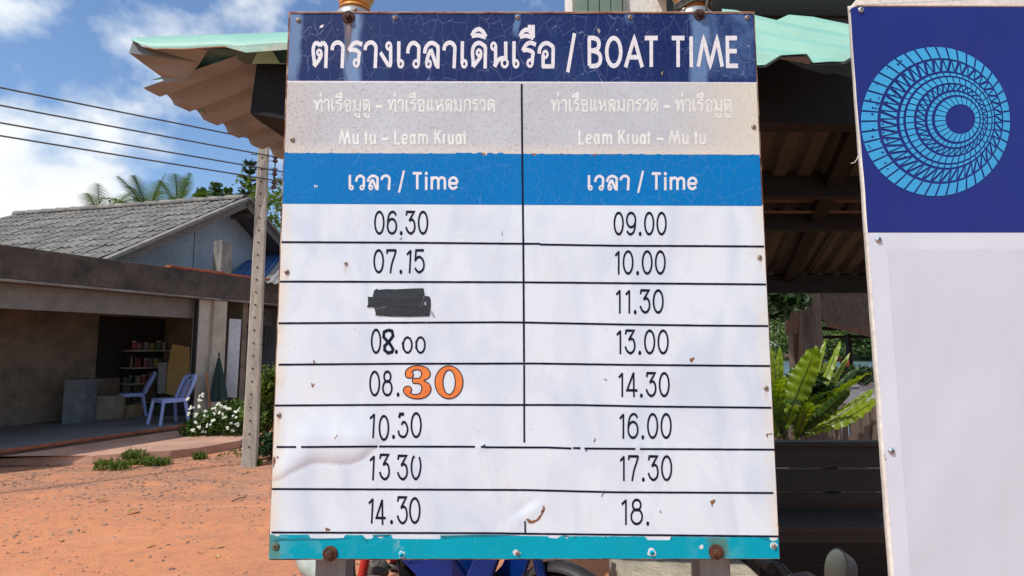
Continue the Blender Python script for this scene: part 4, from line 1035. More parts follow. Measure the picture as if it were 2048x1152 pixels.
# araucaria: tiers of short upswept branches
b, h = tree_at(500, 328, 17)
t = thing('araucaria_tree', 'tall thin tiered pine with stiff upswept branches close left of the utility pole', 'tree', b)
MB().tube([b, b + Vector((0, 0, h))], [.10, .02], 7).build('trunk', M_bark, t)
mb = MB(); rnd = random.Random(5); z = h * .45
while z < h * 1.0:
    k = max(.05, (h - z) / (h * .55)); ln = .12 + .55 * k ** .8
    for i in range(6):
        a = i * PI / 3 + rnd.uniform(-.2, .2)
        pts = [b + Vector((math.cos(a) * ln * f_, math.sin(a) * ln * f_, z + ln * .62 * f_ ** 1.5)) for f_ in (0, .35, .7, 1)]
        mb.tube(pts, [.035, .055, .05, .02], 5)
        for q in pts[1:]: leaves(mb, q, (.07, .07, .07), 6, .10, rnd, .2)
    z += h * .034
mb.build('crown', M_leaf_dark, t, fixn=False)
tree('leafy_tree', 'light green leafy tree standing right of the utility pole behind the blue roof', tree_at(556, 330, 15)[0], tree_at(556, 330, 15)[1], (1.35, 1.3, 1.9), M_leaf_light, 31, 75, 22, .16, .12, cr=.30)
tree('leafy_tree', 'dark leafy tree lower down behind the right slope of the tiled house', tree_at(600, 395, 19)[0], tree_at(600, 395, 19)[1], (2.4, 2, 2.4), M_leaf_mid, 32, 60, 26, .2, .16)
# palms: arching fronds
def palm(px, yt, Y, label, seed, n=10, ln=2.2):
    b, h = tree_at(px, yt, Y); rnd = random.Random(seed)
    t = thing('palm_tree', label, 'palm', b, 0, 'palms behind the tiled house')
    hub = b + Vector((0, 0, h - ln * .42))
    MB().tube([b - Vector((0, 0, .3)), b + Vector((.1, 0, h * .5)), hub], [.17, .13, .11], 9).build('trunk', M_bark, t)
    for i in range(n):
        a = i * 2.4 + rnd.uniform(-.3, .3); el = rnd.uniform(.15, 1.35); L_ = ln * rnd.uniform(.8, 1.1)
        d = Vector((math.cos(a) * math.cos(el), math.sin(a) * math.cos(el), math.sin(el)))
        pts = []
        for k in range(9):
            f_ = k / 8; pts.append(hub + d * L_ * f_ + Vector((0, 0, -L_ * .42 * f_ * f_ * math.cos(el) * 1.3)))
        mb = MB().tube(pts, [.022 * (1 - .8 * k / 8) for k in range(9)], 4)
        for k in range(2, 26):
            f_ = k / 26; q = pts[int(f_ * 8)].lerp(pts[min(8, int(f_ * 8) + 1)], f_ * 8 % 1)
            tan = (pts[min(8, int(f_ * 8) + 1)] - pts[int(f_ * 8)]).normalized()
            sd = tan.cross(Vector((0, 0, 1))); sd = sd.normalized() if sd.length > .01 else Vector((1, 0, 0))
            up_ = sd.cross(tan)
            for sgn in (-1, 1):
                l_ = L_ * .26 * math.sin(PI * (.12 + .85 * f_)) + .05
                tip = q + (sd * sgn * .85 + tan * .75 - Vector((0, 0, .28)) + up_ * .1).normalized() * l_
                w = tan * .026
                mb.add([q - w, q + w, tip], [(0, 1, 2)])
        mb.build('frond', M_leaf_mid, t, fixn=False)
    return t
palm(300, 384, 21, 'feathery palm whose dark fronds rise above the tiled ridge at the left', 3)
palm(357, 376, 23, 'palm with one upright pale spear leaf behind the middle of the tiled ridge', 8, 12, 2.3)
palm(205, 404, 22, 'palm mostly hidden low behind the tiled roof at far left', 14, 12, 2.4)
for i, (px, yt, Y, lab) in enumerate(((90, 470, 17, 'bushy dark tree at the far left beyond the house'), (-40, 420, 16, 'broad tree at the very left edge beyond the yard'), (240, 400, 26, 'low round tree just topping the tiled ridge at the left'))):
    b, h = tree_at(px, yt, Y); tree('leafy_tree', lab, b, h, (2.3, 2, 1.9), (M_leaf_mid, M_leaf_dark, M_leaf_mid)[i], 60 + i, 65, 26, .24, .2)

# ================================================================== HOUSE WITH SHOP FRONT
al = R(14)
r_ = Vector((-math.cos(al), math.sin(al), 0))        # along the ridge, away to the left
q_ = Vector((-math.sin(al), -math.cos(al), 0))       # down the near slope
P = at(492, 397, 12.0)
slope = 0.566
house = thing('tiled_house', 'grey tiled gabled house with an open concrete shop front in shade', 'house', (P.x - 1, 11, 0))
TL = 3.35; RL = 6.6
nrm = (Vector((0, 0, 1)) + q_ * slope).normalized()
dn = (q_ - Vector((0, 0, slope))).normalized()
dn2 = (-q_ - Vector((0, 0, slope))).normalized()
# roof slab under the tiles
def slope_pt(a, t, up=0.0, far=False):
    d = -q_ if far else q_
    return P + r_ * a + d * t + Vector((0, 0, -slope * t + up))
for far in (False, True):
    c_ = [slope_pt(0, 0, -.04, far), slope_pt(RL, 0, -.04, far), slope_pt(RL, TL + (1.2 if far else 0), -.04, far), slope_pt(0, TL + (1.2 if far else 0), -.04, far)]
    MB().prism(c_, (0, 0, -.05)).build('roof_deck', plain('roof_deck_grey', (0.10, 0.10, 0.105), 0.9), house)
# tiles, one mesh shared, one object each
TW, TLn = 0.315, 0.36
tile = MB()
def tfn(u, v):
    prof = 0.016 * math.cos(2 * PI * 2 * u) + 0.004
    return Vector((u * TW * 1.03, v * TLn * 1.12, prof + 0.026 * v))
tile.grid(tfn, 8, 1)
top_n = len(tile.v)
tile.add([tfn(i / 8, 1) - Vector((0, 0, .022)) for i in range(9)] , []); 
tile.f += [(9 + i, 10 + i, top_n + i + 1, top_n + i) for i in range(8)]
me = None
sl = math.sqrt(1 + slope * slope)
xa = r_; ya = dn; za = xa.cross(ya); 
if za.z < 0: za = -za
rotm = Matrix((xa, ya, za)).transposed()
rows = int(TL * sl / TLn); cols = int(RL / TW)
rnd = random.Random(2)
for j in range(rows + 1):
    for i in range(cols):
        a0 = i * TW + 0.02 + (0.0 if j % 2 == 0 else -0.0); t0 = j * TLn
        if t0 + TLn > TL * sl + .2: continue
        pos = P + r_ * a0 + dn * t0 + za * (0.0)
        if me is None:
            o = tile.build('tile', M_tile, None, fixn=False); me = o.data
        else:
            o = bpy.data.objects.new('tile', me); col.objects.link(o)
        M4 = Matrix.Translation(pos + za * rnd.uniform(0, .012)) @ rotm.to_4x4() @ Matrix.Rotation(rnd.uniform(-.018, .018), 4, 'Z')
        o.parent = house
        o.rotation_mode = 'XYZ'
        loc = M4.to_translation() - house.location
        o.location = loc; o.rotation_euler = M4.to_euler()
# ridge caps
for i in range(int(RL / .42)):
    a0 = i * .42
    p0 = P + r_ * (a0 - .03) + Vector((0, 0, .015)); p1 = P + r_ * (a0 + .43) + Vector((0, 0, .04))
    vs_ = []
    for pp in (p0, p1):
        for k in range(7):
            t_ = PI * (-.05 + 1.1 * k / 6); vs_.append(pp + q_ * (.15 * math.cos(t_)) + Vector((0, 0, .105 * math.sin(t_) - .05)))
    fs = [(k, k + 1, k + 8, k + 7) for k in range(6)]
    MB().add(vs_, fs).build('ridge_tile', M_tile, house, smooth=60, solid=.012)
# verge boards (pale tile edge and the plank under it), both slopes
for far in (False, True):
    e = TL + (1.2 if far else 0)
    MB().bar(slope_pt(-.03, -.02 if far else 0.0, -.10, far), slope_pt(-.03, e, -.10, far), .035, .17).build('verge_board', M_fascia, house)
    MB().bar(slope_pt(-.045, .01, .0, far), slope_pt(-.045, e, .0, far), .15, .055).build('verge_cap', M_tile, house)
# gable wall set back under the verge
gw = []
G0 = .55
def gwp(t, z): 
    p = P + r_ * G0 + q_ * t; return Vector((p.x, p.y, z))
eaveL = P.z - .12 - slope * 3.1; eaveR = P.z - .12 - slope * 4.2
wall = [gwp(3.1, 2.3), gwp(3.1, eaveL), gwp(0, P.z - .12), gwp(-4.2, eaveR), gwp(-4.2, 2.3 if eaveR > 2.3 else eaveR - .3)]
gwo = MB().prism(wall, r_ * .12).build('gable_wall', M_wallgrey, house)
seam = MB().bar(gwp(.75, 2.3) - r_ * .003, gwp(.75, P.z - .6) - r_ * .003, .012, .004, up=tuple(r_)).build('wall_seam', M_hole, house)
MB().box(gwp(2.55, eaveL + .06) - r_ * .01, (.02, .42, .16), rz=al * -1).build('vent_slot', M_hole, house)
for k in range(3):   # purlins showing under the verge
    for far in (False, True):
        t_ = .25 + k * 1.35
        p0 = slope_pt(.02, t_, -.16, far); p1 = slope_pt(.58, t_, -.16, far)
        MB().bar(p0, p1, .06, .10).build('purlin', M_fascia, house)
# concrete awning beam
u_ = Vector((.374, .927, 0)).normalized(); nf = Vector((u_.y, -u_.x, 0))      # along, outward
B0 = at(253, 523, 9.0); B0.z = 0
def bp(s_, o_=0.0, z=0.0): p = B0 + u_ * s_ + nf * o_; return Vector((p.x, p.y, z))
zt = at(253, 523, 9.0).z; zb = at(253, 579, 9.0).z
def slab(name, s0, s1, o0, o1, z0, z1, m, bev=0.0, label=None):
    o = MB().prism([bp(s0, o0, z0), bp(s1, o0, z0), bp(s1, o1, z0), bp(s0, o1, z0)], (0, 0, z1 - z0)).build(name, m, house, bevel=bev)
    if label: o['label'] = label
    return o
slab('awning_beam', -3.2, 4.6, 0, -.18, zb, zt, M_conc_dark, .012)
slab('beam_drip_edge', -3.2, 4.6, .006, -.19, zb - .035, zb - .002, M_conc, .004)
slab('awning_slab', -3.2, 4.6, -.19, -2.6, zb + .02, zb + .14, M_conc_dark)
M_terra = plain('terracotta', (0.42, 0.13, 0.06), 0.85, var=0.5, scale=6, c2=(0.20, 0.06, 0.035), bump=.4)
for k in range(10):
    slab('coping_tile', .75 + k * .37, .75 + k * .37 + .36, .004, -.20, zt + .003, zt + .045 + .006 * (k % 3), M_terra, .006)
# small stub column on the beam and the main column
s1_ = 1.78
slab('stub_column', s1_, s1_ + .24, -.02, -.24, zt + .003, at(452, 481, 10.7).z, M_conc, .01)
slab('column', s1_ - .08, s1_ + .20, -.03, -.30, .19, zb - .036, M_cream, .01)
slab('column', 4.2, 4.5, -.03, -.30, .19, zb - .036, M_cream, .01)
slab('column', -3.1, -2.85, -.03, -.30, .19, zb - .036, M_cream, .01)
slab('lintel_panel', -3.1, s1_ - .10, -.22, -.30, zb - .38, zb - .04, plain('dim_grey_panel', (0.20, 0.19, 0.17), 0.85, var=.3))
# partition right of the column and back wall
BACK = -2.5
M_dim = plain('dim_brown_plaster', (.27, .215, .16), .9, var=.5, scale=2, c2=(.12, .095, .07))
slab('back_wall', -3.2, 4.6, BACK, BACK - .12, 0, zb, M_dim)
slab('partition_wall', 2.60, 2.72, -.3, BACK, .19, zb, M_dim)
slab('jamb_wall', s1_ - .36, s1_ - .09, -.10, -.22, .19, zb - .04, plain('whitish_wall', (0.50, 0.46, 0.39), 0.8, var=.35, scale=3, c2=(.3, .27, .22)))
slab('door_track', s1_ - .40, s1_ - .365, -.08, -.16, .19, zb - .05, M_hole)
slab('end_wall', -3.3, -3.2, 0, BACK, 0, zt, M_cream)
slab('right_room_wall', 4.6, 4.72, 0, BACK, 0, zt, M_wallgrey)
# raised floor slab with a rusty edge
slab('floor_slab', -3.2, 4.7, .10, BACK, -.1, .17, plain('slab_edge', (0.16, 0.085, 0.06), .9, var=.6, scale=5))
slab('floor_screed', -3.2, 4.7, .085, BACK, .171, .188, plain('floor_screed_grey', (0.22, 0.21, 0.22), .6, var=.4, scale=3))
slab('slab_edging', -3.2, 4.7, .115, .087, .150, .192, M_terra, .004)
# blue metal lean-to roof to the right, behind the pole
M_bluemetal = plain('blue_metal_sheet', (0.03, 0.10, 0.28), 0.45, .2, var=.4, scale=3, c2=(.09, .17, .30))
def corr(name, m, parent, A, B, C_, Dd, n, amp=.02, vseg=4, solid=.0, shear=0.0, prof='trap', sub=6):
    """sheet from top edge A-B to bottom edge D-C with ribs running A->D"""
    A, B, C_, Dd = [Vector(x) for x in (A, B, C_, Dd)]
    nn = (B - A).cross(Dd - A).normalized()
    def fn(u, v):
        ph = (u * n + shear * v) % 1.0
        k = (0 if ph < .42 else (ph - .42) / .10 if ph < .52 else 1 if ph < .88 else (1 - ph) / .12) if prof == 'trap' else .5 + .5 * math.cos(2 * PI * ph)
        return A.lerp(B, u).lerp(Dd.lerp(C_, u), v) + nn * amp * k
    return MB().grid(fn, int(n * sub), vseg).build(name, m, parent, smooth=25, solid=solid)
A_ = bp(2.1, -.25, 0); 
ta, tb = at(462, 545, 11.2), at(590, 505, 13.4); ba = at(470, 522, 12.3)
corr('blue_roof_sheet', M_bluemetal, house, at(520, 498, 14.0), at(640, 470, 14.6), at(590, 565, 11.9), at(455, 552, 11.7), 11, .03)
corr('grey_roof_sheet', plain('grey_metal_sheet', (.28, .27, .25), .6, var=.4), house, at(560, 520, 12.6), at(660, 500, 12.9), at(640, 580, 11.5), at(525, 562, 11.6), 8, .03)

# step slab in front
stp = [Vector((-6.55, 7.55, 0)), Vector((-5.4, 7.62, 0)), gp(340, 918), gp(400, 911), gp(480, 896), Vector((-4.25, 9.75, 0)), bp(.9, .12), bp(-1.75, .12)]
so = MB().prism([Vector((p.x, p.y, -.05)) for p in stp], (0, 0, .165)).build('concrete_step', plain('step_concrete', (0.55, 0.31, 0.22), .9, var=.5, scale=2.5, c2=(.38, .21, .15), bump=.5, bscale=30), bevel=.015)
tag(origin_to(so, (-5, 8.5, 0)), 'broad low dusty concrete step in front of the shop floor', 'step')

# ---- things in the shop
def gas(px, py, s_hint=None): pass
def chair(label, loc, rz):
    t = thing('plastic_chair', label, 'chair', loc, rz, 'blue plastic chairs at the shop front')
    M_ = plain('periwinkle_plastic', (0.33, 0.41, 0.74), 0.4, var=.2, scale=6, c2=(.25, .31, .60), bump=.05)
    mat4 = parent_world(t)
    def W(x, y, z): return mat4 @ Vector((x, y, z))
    # local: +x is forward
    seat = MB(); seat.grid(lambda u, v: W(-.19 + .40 * u, (-.2 + .4 * v) * (1 - .06 * (1 - u)), .43 - .018 * math.sin(PI * u) * math.sin(PI * v) + .0), 8, 8)
    seat.build('seat', M_, t, smooth=60, solid=.018)
    for sx, sy in ((1, 1), (1, -1), (-1, 1), (-1, -1)):
        top = W(.17 * sx + .01, .175 * sy, .43); bot = W(.235 * sx + .0, .215 * sy, 0)
        MB().bar(bot, top, .035, .05).build('leg', M_, t, bevel=.008)
    # back: two slanted uprights, a top rail with hand slot, two slats
    def bkp(y, z): return W(-.19 - .16 * (z - .43) / .40, y, z)
    for sy in (-1, 1):
        MB().tube([bkp(.18 * sy, .42), bkp(.185 * sy, .6), bkp(.165 * sy, .76), bkp(.12 * sy, .82)], [.028, .034, .034, .028], 8).build('back_upright', M_, t, smooth=60)
    top = MB()
    outl = [(-.16, .74), (-.13, .82), (0, .845), (.13, .82), (.16, .74), (.06, .745), (.06, .79), (-.06, .79), (-.06, .745)]
    top.prism([bkp(a, b) for a, b in outl], W(.018, 0, 0) - W(0, 0, 0)).build('top_rail', M_, t, bevel=.004)
    MB().prism([bkp(a, b) for a, b in [(-.07, .735), (.07, .735), (.07, .748), (-.07, .748)]], W(.018, 0, 0) - W(0, 0, 0)).build('back_slat', M_, t)
    MB().prism([bkp(a, b) for a, b in [(-.055, .44), (.055, .44), (.075, .74), (-.075, .74)]], W(.014, 0, 0) - W(0, 0, 0)).build('back_slat', M_, t, bevel=.003)
    for sy in (-1, 1):
        MB().bar(W(-.18, .19 * sy, .40), W(.18, .19 * sy, .40), .015, .05).build('apron', M_, t)
    MB().bar(W(.185, -.19, .40), W(.185, .19, .40), .015, .05).build('apron', M_, t)
    return t
c2 = gp(337, 848, .19); c1 = gp(262, 832, .19)
chair('nearer blue plastic chair at the shop front, beside the flowering bush', c2, R(236))
chair('farther blue plastic chair at the left edge of the shop front', c1, R(215))
# leaning yellow panel, white panel, black umbrella, broom handle, blue tub
def ray_at(px, py, p0, n):
    """point where the ray meets the vertical plane through p0 with normal n"""
    d = ray(px, py); e = Vector((0, 0, EYE)); t_ = (p0 - e).dot(n) / d.dot(n); return e + d * t_
pl = bp(0, -1.35)
ypts = [ray_at(a, b, pl, nf) for a, b in ((342, 690), (380, 695), (378, 792), (326, 784))]
pn = Vector((0.35, -1, 0)).normalized(); py0 = bp(1.95, -1.75)
ypts = [ray_at(a, b, py0, pn) for a, b in ((344, 688), (380, 694), (377, 800), (326, 786), (330, 760))]
o = MB().prism(ypts, -pn * .04).build('yellow_board', plain('yellow_board_paint', (0.50, 0.33, 0.10), .7, var=.3, scale=3, c2=(.34, .22, .08)), bevel=.004)
tag(origin_to(o, (ypts[2].x, ypts[2].y, .19)), 'tilted yellow board leaning by the shop shelves', 'board')
o = MB().prism([ray_at(a, b, py0 + pn * .07, pn) for a, b in ((316, 726), (334, 724), (330, 786), (315, 788))], -pn * .03).build('grey_board', plain('grey_board_paint', (.26, .26, .24), .7), bevel=.003)
tag(origin_to(o, (py0.x, py0.y, .19)), 'small grey board in front of the shelves, left of the yellow board', 'board')
pw = bp(s1_ + .35, .05); wn_ = Vector((.25, -1, 0)).normalized()
wp = [ray_at(a, b, pw, wn_) for a, b in ((459, 637), (482, 639), (472, 796), (450, 794))]
o = MB().prism(wp, -wn_ * .05).build('white_panel_board', plain('white_door_paint', (.62, .65, .68), .5, var=.2, scale=2), bevel=.004)
tag(origin_to(o, (wp[2].x, wp[2].y, .2)), 'tall white door panel leaning right of the shop column', 'panel')
fb = ray_at(437, 806, bp(s1_, .2), nf); ft = ray_at(438, 712, bp(s1_, .05), nf)
um = thing('folded_parasol', 'dark green folded parasol standing against the whitish jamb', 'parasol', fb)
prof = MB(); nn_ = 22
ax_ = (ft - fb); L_ = ax_.length
vs_ = []
for j in range(7):
    f_ = j / 6; rr = .135 * (1 - f_) ** .85 + .018
    for k in range(nn_):
        a = 2 * PI * k / nn_; r2 = rr * (1 + .16 * math.cos(a * 8)); vs_.append(fb + ax_ * (.04 + .92 * f_) + Vector((math.cos(a) * r2, math.sin(a) * r2, 0)))
fs = [(j * nn_ + k, j * nn_ + (k + 1) % nn_, (j + 1) * nn_ + (k + 1) % nn_, (j + 1) * nn_ + k) for j in range(6) for k in range(nn_)]
prof.add(vs_, fs + [tuple(range(nn_))]).build('canopy', plain('bottle_green_cloth', (.012, .035, .03), .8, var=.3), um, smooth=50)
MB().tube([fb, ft + Vector((0, 0, .06))], .014, 8).build('pole', M_steeldark, um)
a = ray_at(426, 812, bp(s1_, .25), nf); b = ray_at(412, 746, bp(s1_ - .1, .02), nf); a.z = .19
o = MB().tube([a, b], .018, 8).build('broom_handle', plain('orange_wood', (.42, .16, .06), .6)); tag(origin_to(o, a), 'orange wooden pole leaning left of the folded parasol', 'pole')
tub = ray_at(462, 806, bp(s1_ + .6, -.1), nf); tub.z = .19
o = MB().lathe([(.11, 0), (.15, .16), (.155, .17), (.145, .17), (.10, .02)], tub, (0, 0, 1), 20).build('blue_tub', plain('blue_tub_plastic', (.01, .07, .30), .4), smooth=40); tag(origin_to(o, tub), 'blue plastic tub on the floor under the white panel', 'tub')
zc_ = min(v.z for v in ypts) - .015
cb_ = MB().prism([Vector((v.x, v.y, .19)) for v in (ypts[3] - pn * .1, ypts[2] - pn * .1, ypts[2] + pn * .32, ypts[3] + pn * .32)], (0, 0, zc_ - .19)).build('black_crate', plain('black_crate_plastic', (.02, .02, .022), .7), bevel=.01)
tag(origin_to(cb_, (ypts[2].x, ypts[2].y, .19)), 'black crate on the shop floor carrying the yellow board', 'crate')
rr_ = bp(s1_ + 1.1, -.7, .19)
o = MB().lathe([(.10, 0), (.11, .30), (.10, .62), (.04, .70), (.015, .72)], rr_, (0, 0, 1), 16).build('red_bin', plain('dull_red_bin', (.12, .02, .03), .6), smooth=40); tag(origin_to(o, rr_), 'dull red bin in the shade just left of the utility pole', 'bin')
# shelf unit against the back wall
def shp(px, py): return ray_at(px, py, bp(0, BACK + .38), nf)
sa, sb = shp(268, 703), shp(345, 705)
sS = (sa - B0).dot(u_); eS = (sb - B0).dot(u_)
shelf = thing('shop_shelves', 'four-tier shelf unit loaded with jars and packets in the dark shop', 'shelves', bp((sS + eS) / 2, BACK + .2, .19))
M_sh = plain('pale_shelf', (.42, .38, .30), .6, var=.3)
zs = [shp(300, y).z for y in (703, 737, 768, 806)]
for z in zs:
    MB().prism([bp(sS, BACK + .38, z), bp(eS, BACK + .38, z), bp(eS, BACK + .03, z), bp(sS, BACK + .03, z)], (0, 0, .03)).build('shelf_board', M_sh, shelf, bevel=.003)
for s_ in (sS + .02, eS - .02):
    for o_ in (BACK + .36, BACK + .05):
        MB().bar(bp(s_, o_, .19), bp(s_, o_, zs[0] + .03), .03).build('shelf_post', M_steeldark, shelf)
wnd = [ray_at(a, b, bp(0, BACK + .012), nf) for a, b in ((200, 632), (337, 634), (336, 691), (200, 690))]
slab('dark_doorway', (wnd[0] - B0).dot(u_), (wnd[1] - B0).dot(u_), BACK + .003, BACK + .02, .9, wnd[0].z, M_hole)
rnd = random.Random(9)
cols_ = [((.26, .05, .04), 'red'), ((.36, .28, .21), 'cream'), ((.06, .15, .07), 'green'), ((.33, .23, .06), 'yellow'), ((.20, .18, .17), 'grey'), ((.30, .12, .13), 'pink')]
k_ = 0
for si, z in enumerate(zs[:3]):
    s_ = sS + .08
    while s_ < eS - .08:
        c_, cn = cols_[(k_ * 5 + si) % 6]; w_ = rnd.uniform(.07, .12); hh = rnd.uniform(.14, .24)
        m_ = plain('goods_' + cn, c_, .5, var=.3, scale=20)
        p_ = bp(s_, BACK + .25, z + .031)
        tier = ('top', 'second', 'third')[si]
        if k_ % 2 == 0:
            j = thing('storage_jar', f'{cn} jar on the {tier} shelf of the dark shop', 'jar', p_, 0, 'goods on the shop shelves')
            MB().lathe([(w_ * .45, 0), (w_ * .5, .01), (w_ * .5, hh * .8), (w_ * .38, hh * .88)], p_, (0, 0, 1), 12).build('body', m_, j, smooth=40)
            MB().lathe([(w_ * .42, hh * .87), (w_ * .42, hh), (w_ * .38, hh * 1.02)], p_, (0, 0, 1), 12).build('lid', M_sh if cn != 'cream' else MATS['goods_red'], j, smooth=40)
        else:
            o = MB().prism([p_ + u_ * a + Vector((0, 0, b)) for a, b in ((-w_ / 2, 0), (w_ / 2, 0), (w_ * .46, hh * .8), (w_ * .5, hh), (-w_ * .5, hh * .97), (-w_ * .45, hh * .75))], nf * -.07).build('packet', m_, bevel=.006)
            tag(origin_to(o, p_), f'{cn} packet on the {tier} shelf of the dark shop', 'packet', 'goods on the shop shelves')
        s_ += w_ + rnd.uniform(.01, .04); k_ += 1

for i, (px, py, w_, h_, c_, lab) in enumerate(((262, 812, .34, .22, (.30, .20, .11), 'brown carton on the shop floor behind the farther blue chair'), (318, 800, .30, .16, (.08, .16, .07), 'green crate on the shop floor under the shelves'), (300, 700, .0, 0, (0, 0, 0), ''), (222, 800, .38, .42, (.36, .30, .22), 'large pale carton on the shop floor at the left of the shelves'), (160, 806, .5, .75, (.22, .24, .25), 'grey cabinet standing inside the shop at far left'))):
    if not w_: continue
    q = ray_at(px, py, bp(0, BACK + .55), nf); q.z = .19
    o = MB().box((q.x, q.y, .19 + h_ / 2), (.3, w_, h_), rz=math.atan2(nf.y, nf.x) + .15 * i).build('carton' if i != 4 else 'cabinet', plain('clutter_%s' % 'abcde'[i], c_, .8, var=.4), bevel=.008)
    tag(origin_to(o, q), lab, 'carton' if i in (0, 3) else ('crate' if i == 1 else 'cabinet'))

# ================================================================== UTILITY POLE AND WIRES
pb = gp(499, 932); PX, PY = pb.x, pb.y
prz = R(17)
pole = thing('utility_pole', 'square tapered concrete utility pole with a row of holes', 'pole', (PX, PY, 0), prz)
Mx = parent_world(pole)
def PW(x, y, z): return Mx @ Vector((x, y, z))
HP = 5.1
def half(z): return .088 - .0062 * z
MB().add([PW(sx * half(z), sy * half(z), z) for z in (-.3, HP) for sx, sy in ((-1, -1), (1, -1), (1, 1), (-1, 1))], [(0, 1, 2, 3), (4, 5, 6, 7), (0, 1, 5, 4), (1, 2, 6, 5), (2, 3, 7, 6), (3, 0, 4, 7)]).build('shaft', M_pole, pole, bevel=.012)
z = .25
while z < 4.9:
    h_ = half(z)
    MB().lathe([(.011, 0), (.011, .004)], PW(-.008, -h_ - .003, z), Mx.to_3x3() @ Vector((0, -1, 0)), 10).build('bolt_hole', M_hole, pole)
    z += .163
# insulator rack on the right flank
zi = [at(541, y, PY).z for y in (316, 342, 368)]
rackx = half(zi[1]) + .085
rack = MB().bar(PW(rackx, -.0, zi[2] - .06), PW(rackx, -.0, zi[0] + .05), .012, .012).build('insulator_rack', M_steeldark, pole)
for z in zi:
    for dz in (-.035, .035):
        MB().bar(PW(half(z), 0, z + dz), PW(rackx + .03, 0, z + dz), .012, .006).build('rack_arm', M_steeldark, pole)
    c_ = PW(rackx, 0, z - .05)
    MB().lathe([(.022, 0), (.034, .012), (.034, .03), (.020, .042), (.020, .055), (.036, .066), (.036, .085), (.024, .10)], c_, (0, 0, 1), 14).build('insulator', plain('brown_porcelain', (.10, .05, .045), .25, var=.3), pole, smooth=40)
    MB().bar(PW(-half(z) - .09, -.02, z + .03), PW(-half(z), -.02, z + .03), .008).build('through_bolt', M_steeldark, pole)
for y0 in (628, 690):
    pz = at(515, y0, PY).z
    MB().tube([PW(half(pz), -.03, pz), PW(half(pz) + .05, -.05, pz + .02), PW(half(pz) + .07, -.05, pz - .10), PW(half(pz) + .06, -.05, pz - .42)], .006, 6).build('tie_wire', M_steeldark, pole)
wdir = Vector((-1.07, -.85, 0)).normalized()
M_wire = plain('bare_conductor', (.10, .11, .12), .5, .4)
wl = [at(508, 283, PY).z, at(520, 313, PY).z, at(520, 340, PY).z, at(520, 360, PY).z]
nm = ['topmost', 'second from the top', 'third from the top', 'lowest']
for i, z in enumerate(wl):
    st_ = PW(rackx if i else 0.0, -.03, z)
    pts = []
    for k in range(-8, 11):
        d_ = k * 1.7; q = st_ + wdir * d_
        q.z = z - (.012 * abs(d_) if abs(d_) < 9 else .108) + .0008 * d_ * d_ - .00  # slight sag
        pts.append(q)
    o = MB().tube(pts, .0095, 6).build('power_line', M_wire); tag(origin_to(o, st_), f'{nm[i]} of the four power lines crossing the sky to the concrete pole', 'power line', 'power lines')

# ================================================================== PLANTS BY THE SHOP
rnd = random.Random(21)
bb = gp(436, 886, .0)
fl = thing('flowering_bush', 'green bush dotted with white flowers in front of the shop column', 'bush', bb)
mb = MB()
for cx_, w_, hh in ((-.26, .30, .50), (.02, .34, .66), (.28, .30, .60), (-.42, .22, .36)):
    leaves(mb, bb + Vector((cx_, .1, hh * .52)), (w_, .3, hh * .5), 520, .085, rnd, .45, 0, 2.4)
mb.build('foliage', M_leaf_mid, fl, fixn=False)
stm = MB()
for i in range(26):
    a = rnd.uniform(-.4, .4); stm.tube([bb + Vector((a * .4, .1, 0)), bb + Vector((a, .1 + rnd.uniform(-.2, .2), rnd.uniform(.35, .6)))], .006, 4)
stm.build('stems', M_leaf_light, fl)
fm = MB()
def blossom(mb, p, r, n_):
    a, b = frame(n_)
    for k in range(5):
        t0 = 2 * PI * k / 5; d = a * math.cos(t0) + b * math.sin(t0); e = n_.cross(d)
        mb.add([p, p + d * r * .55 + e * r * .33, p + d * r + n_ * r * .12, p + d * r * .55 - e * r * .33], [(0, 1, 2, 3)])
heads = [(377, 797), (398, 800), (404, 790), (383, 815), (400, 812), (437, 808), (445, 812), (428, 818), (413, 832), (427, 840), (430, 826), (452, 815), (458, 818), (470, 834), (471, 825), (480, 819), (455, 855), (462, 848), (418, 851), (391, 846), (398, 855), (448, 833), (475, 849), (441, 826), (390, 830), (376, 828), (409, 822), (466, 860), (385, 859), (407, 864)]
for i, (a_, b_) in enumerate(heads):
    q = at(a_, b_, bb.y - .18 + rnd.uniform(-.05, .12))
    fmb = MB()
    for k in range(rnd.choice((3, 4, 5))):
        blossom(fmb, q + Vector((rnd.uniform(-.028, .028), rnd.uniform(-.03, .02), rnd.uniform(-.02, .022))), .024, Vector((rnd.uniform(-.5, .3), -1, rnd.uniform(.2, 1))).normalized())
    fmb.build('flower', M_petal, fl, fixn=False)
def bush(name, label, c, R3, m, n, size, seed, cat='bush', aspect=1.8):
    rnd = random.Random(seed); c = Vector(c)
    t = thing(name, label, cat, (c.x, c.y, 0))
    mb = MB()
    for k in range(9):
        d = Vector((rnd.uniform(-.6, .6) * R3[0], rnd.uniform(-.5, .5) * R3[1], rnd.uniform(-.65, .6) * R3[2]))
        leaves(mb, c + d, (R3[0] * .55, R3[1] * .6, R3[2] * .42), n // 9, size, rnd, .35, .2, aspect)
    mb.build('foliage', m, t, fixn=False)
    MB().tube([Vector((c.x, c.y, -.05)), c], [.03, .01], 6).build('stem', M_bark, t)
    return t
bush('leafy_shrub', 'bright green broad-leaved shrub between the utility pole and the board', at(538, 800, 8.3), (.33, .35, .55), M_leaf_light, 2300, .09, 41)
bush('leafy_shrub', 'low dark shrub behind the foot of the utility pole', at(545, 885, 8.0) , (.35, .3, .22), M_leaf_dark, 900, .08, 42)
bush('leafy_shrub', 'small yellowish shrub beside the white panel', at(483, 815, 9.6), (.16, .15, .16), M_leaf_light, 300, .07, 43)
